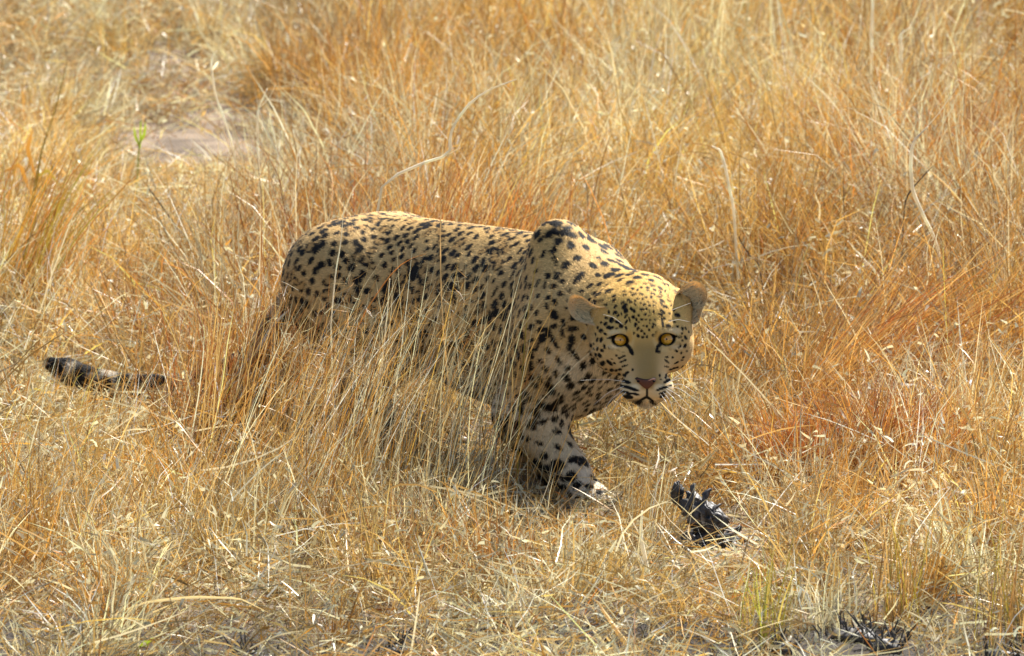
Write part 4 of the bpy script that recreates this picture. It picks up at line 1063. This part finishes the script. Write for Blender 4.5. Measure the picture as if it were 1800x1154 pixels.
stem('leafy_stalk', 'yellow stem with folded leaves at the left edge', 'grass stalk', [(55, 372), (66, 310), (74, 262), (98, 190), (118, 110)], (50, 430), [2.6, 2.6, 2.2, 1.8, 1.2, .8], OLIVE,
     leaves=[([(58, 350), (35, 290), (0, 305)], 9, OCHRE), ([(64, 318), (48, 262), (58, 228)], 9, OCHRE * .9), ([(66, 310), (84, 300), (108, 330)], 7, OLIVE)])
stem('dark_twig', 'thin blackened twig tilted across a pale stem on the right', 'twig', [(1588, 385), (1594, 346), (1612, 322), (1640, 292)], (1580, 600), [1, 1.1, 1.5, 1.5, .7], SOOT)
stem('dark_twig', 'straight dark twig leaning left in the short grass above the tail', 'twig', [(335, 428), (310, 400), (286, 365), (262, 332)], (360, 520), [1.6, 1.9, 2.0, 1.8, .8], SOOT * 1.2)
stem('dark_twig', 'small dark twig sticking out of the grass above the right ear', 'twig', [(1336, 470), (1318, 450), (1302, 425), (1297, 412)], (1352, 590), [.9, 1.1, 1.1, 1.0, .5], SOOT)
stem('bent_stalk', 'thick pale crooked stalk behind the thin blackened twig', 'stalk', [(1652, 453), (1640, 414), (1623, 379), (1605, 338), (1600, 290), (1605, 250), (1632, 222)], (1672, 650), [2, 3, 3.4, 3.4, 3.8, 3.6, 2.8, 1.4], WHITE * .92, forks=[[(1605, 250), (1650, 200), (1685, 148)]])
stem('bent_stalk', 'pale upright stalk bent at the top above the head of the leopard', 'stalk', [(1290, 372), (1283, 336), (1274, 290), (1265, 264), (1252, 258)], (1302, 560), [2, 2.8, 3, 2.8, 2.6, 1.2], WHITE * .95)
stem('straight_straw', 'long straight silvery stem slanting down to the right edge', 'grass stalk', [(1748, 432), (1712, 384), (1672, 335), (1618, 285)], (1775, 590), [1.4, 2, 2, 1.8, 1], STRAW * 1.15)
stem('straight_straw', 'short straight silvery stem slanting right of the head', 'grass stalk', [(1544, 488), (1518, 456), (1490, 424)], (1566, 630), [1.4, 2.2, 2.2, 1.2], WHITE * .95)
stem('seed_stalk', 'bleached knotted seed stalk lying below the rust-coloured tuft', 'stalk', [(1462, 888), (1482, 868), (1502, 852), (1524, 836)], (1444, 912), [1.5, 3.2, 2.6, 3.4, 2.0], WHITE)
stem('forked_stalk', 'thick white forked stalk standing left of the charred stump', 'stalk', [(1146, 1040), (1138, 1005), (1129, 960), (1126, 932), (1129, 898)], (1152, 1068), [4.5, 4.8, 4.2, 3.6, 3, 1.4], WHITE, forks=[[(1127, 944), (1114, 922), (1106, 902)], [(1127, 938), (1136, 928), (1143, 920)]])
stem('arching_stalk', 'pale stalk with a long arching leaf near the lower left corner', 'stalk', [(196, 1098), (213, 1072), (222, 1042), (238, 1010)], (186, 1118), [2.4, 3, 3, 2.6, 1.2], WHITE * .95,
     leaves=[([(214, 1074), (262, 1058), (340, 1050), (420, 1052), (478, 1080)], 5, STRAW * 1.1), ([(222, 1108), (262, 1080), (320, 1055)], 3.5, STRAW)])
stem('leaning_stalk', 'thick pale stalk leaning left at the bottom edge below the forked one', 'stalk', [(1106, 1140), (1088, 1115), (1072, 1092), (1050, 1058)], (1118, 1158), [4, 4.4, 4, 3, 1.4], STRAW * 1.1)
stem('bent_stalk', 'short pale stalk with a bent top left of the white forked stalk', 'stalk', [(1050, 980), (1048, 950), (1044, 926), (1014, 922)], (1052, 1005), [3, 4, 4, 3, 1.2], STRAW * 1.1)
stem('white_stalk', 'tall white stem at the top edge, the longest of its pair', 'grass stalk', [(1532, 100), (1532, 60), (1534, 0), (1536, -60)], (1530, 330), [2.4, 3.6, 3.8, 3.2, 2], WHITE)
stem('white_stalk', 'shorter white stem right of the tall one at the top edge', 'grass stalk', [(1583, 120), (1584, 90), (1583, 62), (1600, 48)], (1582, 340), [2.4, 4.2, 4.4, 3.4, 1.6], WHITE)
stem('tall_straw', 'straight pale stem in front of the haunch reaching above the back', 'grass stalk', [(586, 700), (583, 640), (582, 560), (590, 480), (600, 420), (605, 352)], (590, 860), [1.4, 1.5, 1.4, 1.3, 1.1, .8, .4], WHITE * .95)
stem('tall_straw', 'pale stem standing in front of the belly and tilted slightly right', 'grass stalk', [(650, 770), (662, 690), (674, 620), (681, 545), (685, 490)], (640, 880), [2.2, 2.4, 1.8, 1.4, 1, .5], WHITE)
stem('tall_straw', 'bright stem slanting right across the thigh of the leopard', 'grass stalk', [(480, 671), (518, 631), (543, 595), (566, 561), (590, 520)], (432, 745), [1.6, 1.8, 1.8, 1.4, 1, .5], WHITE)
stem('tall_straw', 'pale bent stem with a drooping tip below the thigh', 'grass stalk', [(533, 744), (564, 721), (594, 698), (625, 679), (652, 668)], (482, 800), [1.8, 2.2, 2.4, 2, 1.4, .6], WHITE)
stem('tall_straw', 'long ochre stem curving up to the right over the flank', 'grass stalk', [(565, 750), (602, 645), (636, 559), (660, 521), (681, 490), (703, 467), (723, 455), (748, 447)], (545, 835), [1.3, 1.4, 1.4, 1.3, 1.2, 1.1, .9, .7, .4], srgb(214, 160, 80))
stem('tall_straw', 'thin upright stem in front of the middle of the flank', 'grass stalk', [(792, 720), (780, 590), (775, 500), (774, 400), (776, 360)], (800, 880), [1.1, 1.1, 1.1, 1, .8, .4], STRAW)
stem('tall_straw', 'olive upright stem in front of the shoulder of the leopard', 'grass stalk', [(910, 800), (914, 710), (925, 575), (936, 500), (945, 455)], (910, 895), [1.3, 1.4, 1.3, 1.1, .9, .4], OLIVE)
stem('tall_straw', 'ochre stem crossing the foreleg from lower left to upper right', 'grass stalk', [(955, 838), (985, 818), (1018, 800), (1034, 800)], (930, 862), [1.2, 1.5, 1.6, 1.4, .7], STRAW)
stem('tall_straw', 'thin stem crossing the foreleg from upper left to lower right', 'grass stalk', [(972, 862), (948, 828), (924, 800), (908, 778)], (984, 884), [1.1, 1.3, 1.3, 1.2, .6], srgb(190, 160, 100))
stem('tall_straw', 'pale bent straw arching just left of the foreleg', 'grass stalk', [(856, 856), (868, 832), (892, 824), (925, 826)], (850, 880), [1.2, 1.8, 1.9, 1.5, .7], WHITE * .95)
stem('tall_straw', 'long straight straw leaning right in front of the dry mat right of the stump', 'grass stalk', [(1362, 950), (1400, 934), (1455, 916), (1512, 908)], (1345, 962), [1.2, 1.6, 1.6, 1.2, .6], STRAW * 1.1)
stem('green_leaf', 'small bright green leaf lying low at the lower left edge', 'leaf', [(244, 1140), (250, 1134), (258, 1128)], (240, 1146), [1.2, 1.6, 1.4, .8], GREEN, leaves=[([(246, 1138), (258, 1130), (270, 1122)], 9, GREEN)])

def tuft(name, label, centre, n, h0, h1, spread, psi, psd, l0, l1, bend, w0, w1, cols, group=None, segs=5, mat=None):
    g = ground_at(*centre)
    B = g + np.stack([RNG.normal(size=n) * spread, RNG.normal(size=n) * spread * .6, np.full(n, -.006)], -1)
    B[:, 2] = terrain(B[:, 0], B[:, 1]) - .005
    c = np.array([cols[i] for i in RNG.integers(0, len(cols), n)]) * np.exp(RNG.normal(size=(n, 1)) * .25)
    ph = deg(np.abs(RNG.uniform(l0, l1, n)))
    V, T_, C_ = blades(B, RNG.uniform(h0, h1, n), RNG.uniform(w0, w1, n), RNG.normal(psi, psd, n), ph, ph + deg(RNG.uniform(*bend, n)), np.clip(c, .01, .85), segs, wob=.12, taper=.7)
    return tag(make_mesh(name, V, T_, C_, mat or M_grass), label, 'grass tuft', group)
rust, orange_, tan_ = srgb(160, 92, 46), srgb(196, 134, 62), srgb(210, 168, 104)
tuft('grass_tuft', 'broad rust-red tuft at the right, above the bleached seed stalk', (1545, 850), 760, .10, .25, .065, .4, 2.0, 4, 40, (5, 60), .0010, .0022, [rust, rust, orange_, srgb(136, 80, 40)])
tuft('grass_tuft', 'narrow rust-red tuft left of the broad one', (1388, 866), 420, .07, .20, .034, .3, 2.0, 3, 35, (5, 50), .0010, .0022, [rust, rust, orange_])
tuft('grass_tuft', 'orange tuft bent over towards the right edge', (1490, 690), 330, .20, .50, .09, .2, .5, 24, 62, (5, 44), .0010, .0026, [orange_, tan_, rust, tan_, srgb(170, 120, 70)])
tuft('grass_tuft', 'orange tuft leaning right between the head and the bent-over tuft', (1372, 745), 90, .18, .36, .03, .15, .3, 25, 48, (0, 22), .0012, .0028, [orange_, tan_])
tuft('grass_tuft', 'yellow tuft leaning right at the left edge', (15, 560), 130, .25, .46, .04, .3, .5, 8, 34, (5, 40), .0014, .0032, [OLIVE, orange_, srgb(200, 150, 60)])
tuft('grass_tuft', 'tall red-brown tuft hiding the tail root', (418, 792), 420, .18, .38, .085, .2, 1.4, 2, 24, (4, 34), .0010, .0022, [rust, tan_, srgb(170, 122, 70), srgb(150, 100, 54)])
tuft('grass_tuft', 'upright tuft of thin olive stalks at the lower right', (1580, 1095), 46, .14, .26, .022, .1, 2.0, 2, 16, (0, 18), .0014, .0026, [OLIVE, tan_, srgb(150, 110, 56)])
tuft('grass_tuft', 'tall dark stemmed tuft at the bottom right corner', (1772, 1120), 44, .16, .30, .02, .2, 2.0, 2, 14, (0, 16), .0012, .0022, [tan_, OLIVE, srgb(140, 100, 56)])
tuft('grass_tuft', 'yellow-green tuft at the bottom edge right of the thick pale stalk', (1345, 1140), 40, .08, .20, .022, .1, 2.0, 3, 20, (0, 20), .0014, .0028, [OLIVE, srgb(186, 164, 84), srgb(160, 160, 66)])
tuft('grass_tuft', 'reddish tuft above the charred stump', (1290, 850), 60, .06, .16, .03, .1, 2.0, 5, 35, (0, 40), .0010, .002, [tan_, orange_])

tuft('grass_tuft', 'rust-brown tuft rising behind the middle of the back of the leopard', (770, 560), 620, .22, .42, .13, .3, 1.6, 2, 30, (5, 50), .0011, .0026, [rust, srgb(176, 120, 62), orange_, tan_])
tuft('grass_tuft', 'tall tan and rust tuft at the right edge above the bent-over one', (1735, 420), 520, .22, .42, .13, .3, 1.6, 2, 30, (5, 50), .0011, .0026, [rust, srgb(176, 120, 62), tan_, tan_])

# charred stump and burnt stubs
CHAR = np.array([0.042, 0.038, 0.036])
def lump(c, rx, ry, rz, seed, rough=.22, tilt=None, nu=28, nv=18, flat=0):
    V, Q, loc = uv_sphere(np.zeros(3), (np.array([1., 0, 0]), np.array([0, 0, 1.]), np.array([0, 1., 0])), (1, 1, 1), nu, nv)
    d = 1 + rough * wave(V, 2.2, seed) * .5 + rough * .45 * np.abs(wave(V, 5.5, seed + 1)) + rough * .3 * wave(V, 14, seed + 2)
    V = V * d[:, None]
    if flat: V[:, 2] = np.minimum(V[:, 2], flat + .1 * wave(V, 5, seed + 3))
    V = V * np.array([rx, ry, rz])
    if tilt is not None: V = V @ np.array(Matrix.Rotation(tilt[0], 3, 'Y') @ Matrix.Rotation(tilt[1], 3, 'X')).T
    col = CHAR * (1 + .6 * np.clip(wave(V, 90, seed + 4), -1, 1.5))[:, None] + np.clip(wave(V, 110, seed + 5) - .4, 0, 1)[:, None] * np.array([.20, .185, .17])
    return V + c, Q, np.clip(col, .008, .5)
g = ground_at(1238, 968); yS = g[1]
root_ = bpy.data.objects.new('charred_stump', None); root_.location = g; COL.objects.link(root_)
bpy.context.view_layer.update()
tag(root_, 'charred black stump tangled in straw in front of the leopard', 'stump')
def px_lump(px, py, rx, ry, rz, seed, dy=0.0, **k):
    return lump(unproj(px, py, yS + dy), rx, ry, rz, seed, **k)
V, Q, C_ = px_lump(1240, 906, .040, .028, .030, 301, tilt=(math.radians(34), 0), flat=.6, rough=.36, nu=56, nv=36); make_mesh('trunk', V, Q, C_, M_char, root_)
for (a, b, r1, r2, sd_) in ((1232, 962, .044, .028, 311), (1280, 980, .046, .024, 331), (1212, 985, .024, .020, 351), (1318, 968, .030, .015, 371), (1258, 1000, .026, .016, 391)):
    V, Q, C_ = px_lump(a, b, r1, r1 * .8, r2, sd_, rough=.5, dy=-.01 * (b > 980), nu=44, nv=28); make_mesh('root_mass', V, Q, C_, M_char, root_)
V, Q, C_ = px_lump(1191, 868, .009, .009, .015, 321, dy=.01, rough=.45); make_mesh('knob', V, Q, C_, M_char, root_)
V, Q = tube([unproj(1192, 872, yS + .01), unproj(1203, 888, yS + .008), unproj(1220, 905, yS)], .004, .006, 6, n=8); make_mesh('branch', V, Q, np.tile(CHAR, (len(V), 1)), M_char, root_)
for k, (a, b, c_, d_, w_, th_) in enumerate(((1205, 905, 1222, 850, .016, .007), (1222, 912, 1248, 858, .020, .008), (1246, 915, 1264, 884, .014, .007), (1262, 950, 1300, 922, .012, .006), (1280, 985, 1338, 962, .012, .006), (1240, 990, 1290, 1012, .014, .007), (1215, 960, 1192, 1005, .012, .006))):
    A_, B_ = unproj(a, b, yS - .022 - .004 * k), unproj(c_, d_, yS - .006)
    ax_ = B_ - A_; t_ = np.linspace(0, 1, 9)
    sd_ = np.cross(ax_, FWD); sd_ /= np.linalg.norm(sd_)
    wd_ = w_ * .5 * (1 - .55 * t_) * (1 + .35 * np.sin(t_ * 17 + k)); dz_ = th_ * (1 - .6 * t_)
    C3 = A_ + ax_ * t_[:, None] + sd_ * (.003 * np.sin(t_ * 9 + k))[:, None]
    V = np.stack([C3 - sd_ * wd_[:, None], C3 - FWD * dz_[:, None] * .6, C3 + sd_ * wd_[:, None] * (.7 + .3 * np.cos(t_ * 23))[:, None], C3 + FWD * dz_[:, None]], 1).reshape(-1, 3)
    q = np.arange(36).reshape(9, 4); Q = np.concatenate([np.stack([q[:-1, j], q[:-1, (j + 1) % 4], q[1:, (j + 1) % 4], q[1:, j]], -1) for j in range(4)] + [q[-1:], q[:1, ::-1]])
    o = make_mesh('splinter', V, Q, np.clip(CHAR * (1.2 + .9 * np.sin(np.arange(36) * 2.4 + k))[:, None], .012, .3), M_char, root_, smooth=False)
for k, (pts, r) in enumerate([([(1250, 960), (1290, 965), (1322, 958), (1334, 950)], .006), ([(1255, 975), (1290, 985), (1316, 1003)], .006), ([(1225, 965), (1205, 985), (1196, 1012)], .005), ([(1262, 945), (1290, 940), (1306, 926)], .005),
                              ([(1240, 975), (1262, 1000), (1272, 1020)], .006), ([(1220, 945), (1205, 935), (1196, 952)], .004), ([(1300, 968), (1330, 975), (1342, 992)], .004)]):
    V, Q = tube([unproj(a, b, yS - .015 - .008 * k % 3) for a, b in pts], r, r * .45, 6, n=10)
    V = V + wave(V, 300, 340 + k)[:, None] * .0006
    make_mesh('root', V, Q, np.tile(CHAR * (1 + .3 * (k % 3)), (len(V), 1)), M_char, root_)
def stub(px, py, n, w, label):
    g = ground_at(px, py)
    parts = [lump(g + np.array([0, 0, .004]), w * .7, w * .6, .012, int(px), rough=.4, nu=20, nv=12)]
    for _ in range(n):
        b = g + np.array([RNG.normal() * w * .5, RNG.normal() * w * .4, 0]); t = b + np.array([RNG.normal() * .018, RNG.normal() * .012, RNG.uniform(.015, .05)])
        V, Q = tube([b, (b + t) / 2 + RNG.normal(size=3) * .003, t], .0022, .001, 4, n=4)
        parts.append((V, Q, np.tile(CHAR * RNG.uniform(.6, 1.8), (len(V), 1))))
    thing_mesh('burnt_stub', parts, M_char, label, 'burnt stub', 'burnt grass stubs along the front')
stub(1500, 1128, 26, .045, 'burnt black stub at the foot of the thin olive stalks')
stub(1560, 1146, 22, .034, 'burnt black stub at the bottom edge below the thin olive stalks')
stub(1768, 1144, 24, .040, 'burnt black stub in the bottom right corner')
stub(1375, 1150, 14, .022, 'small burnt stub beside the yellow-green tuft at the bottom')
stub(690, 1140, 16, .026, 'small burnt stub at the middle of the bottom edge')
stub(440, 1142, 18, .030, 'dark burnt stub at the bottom edge right of the green leaf')
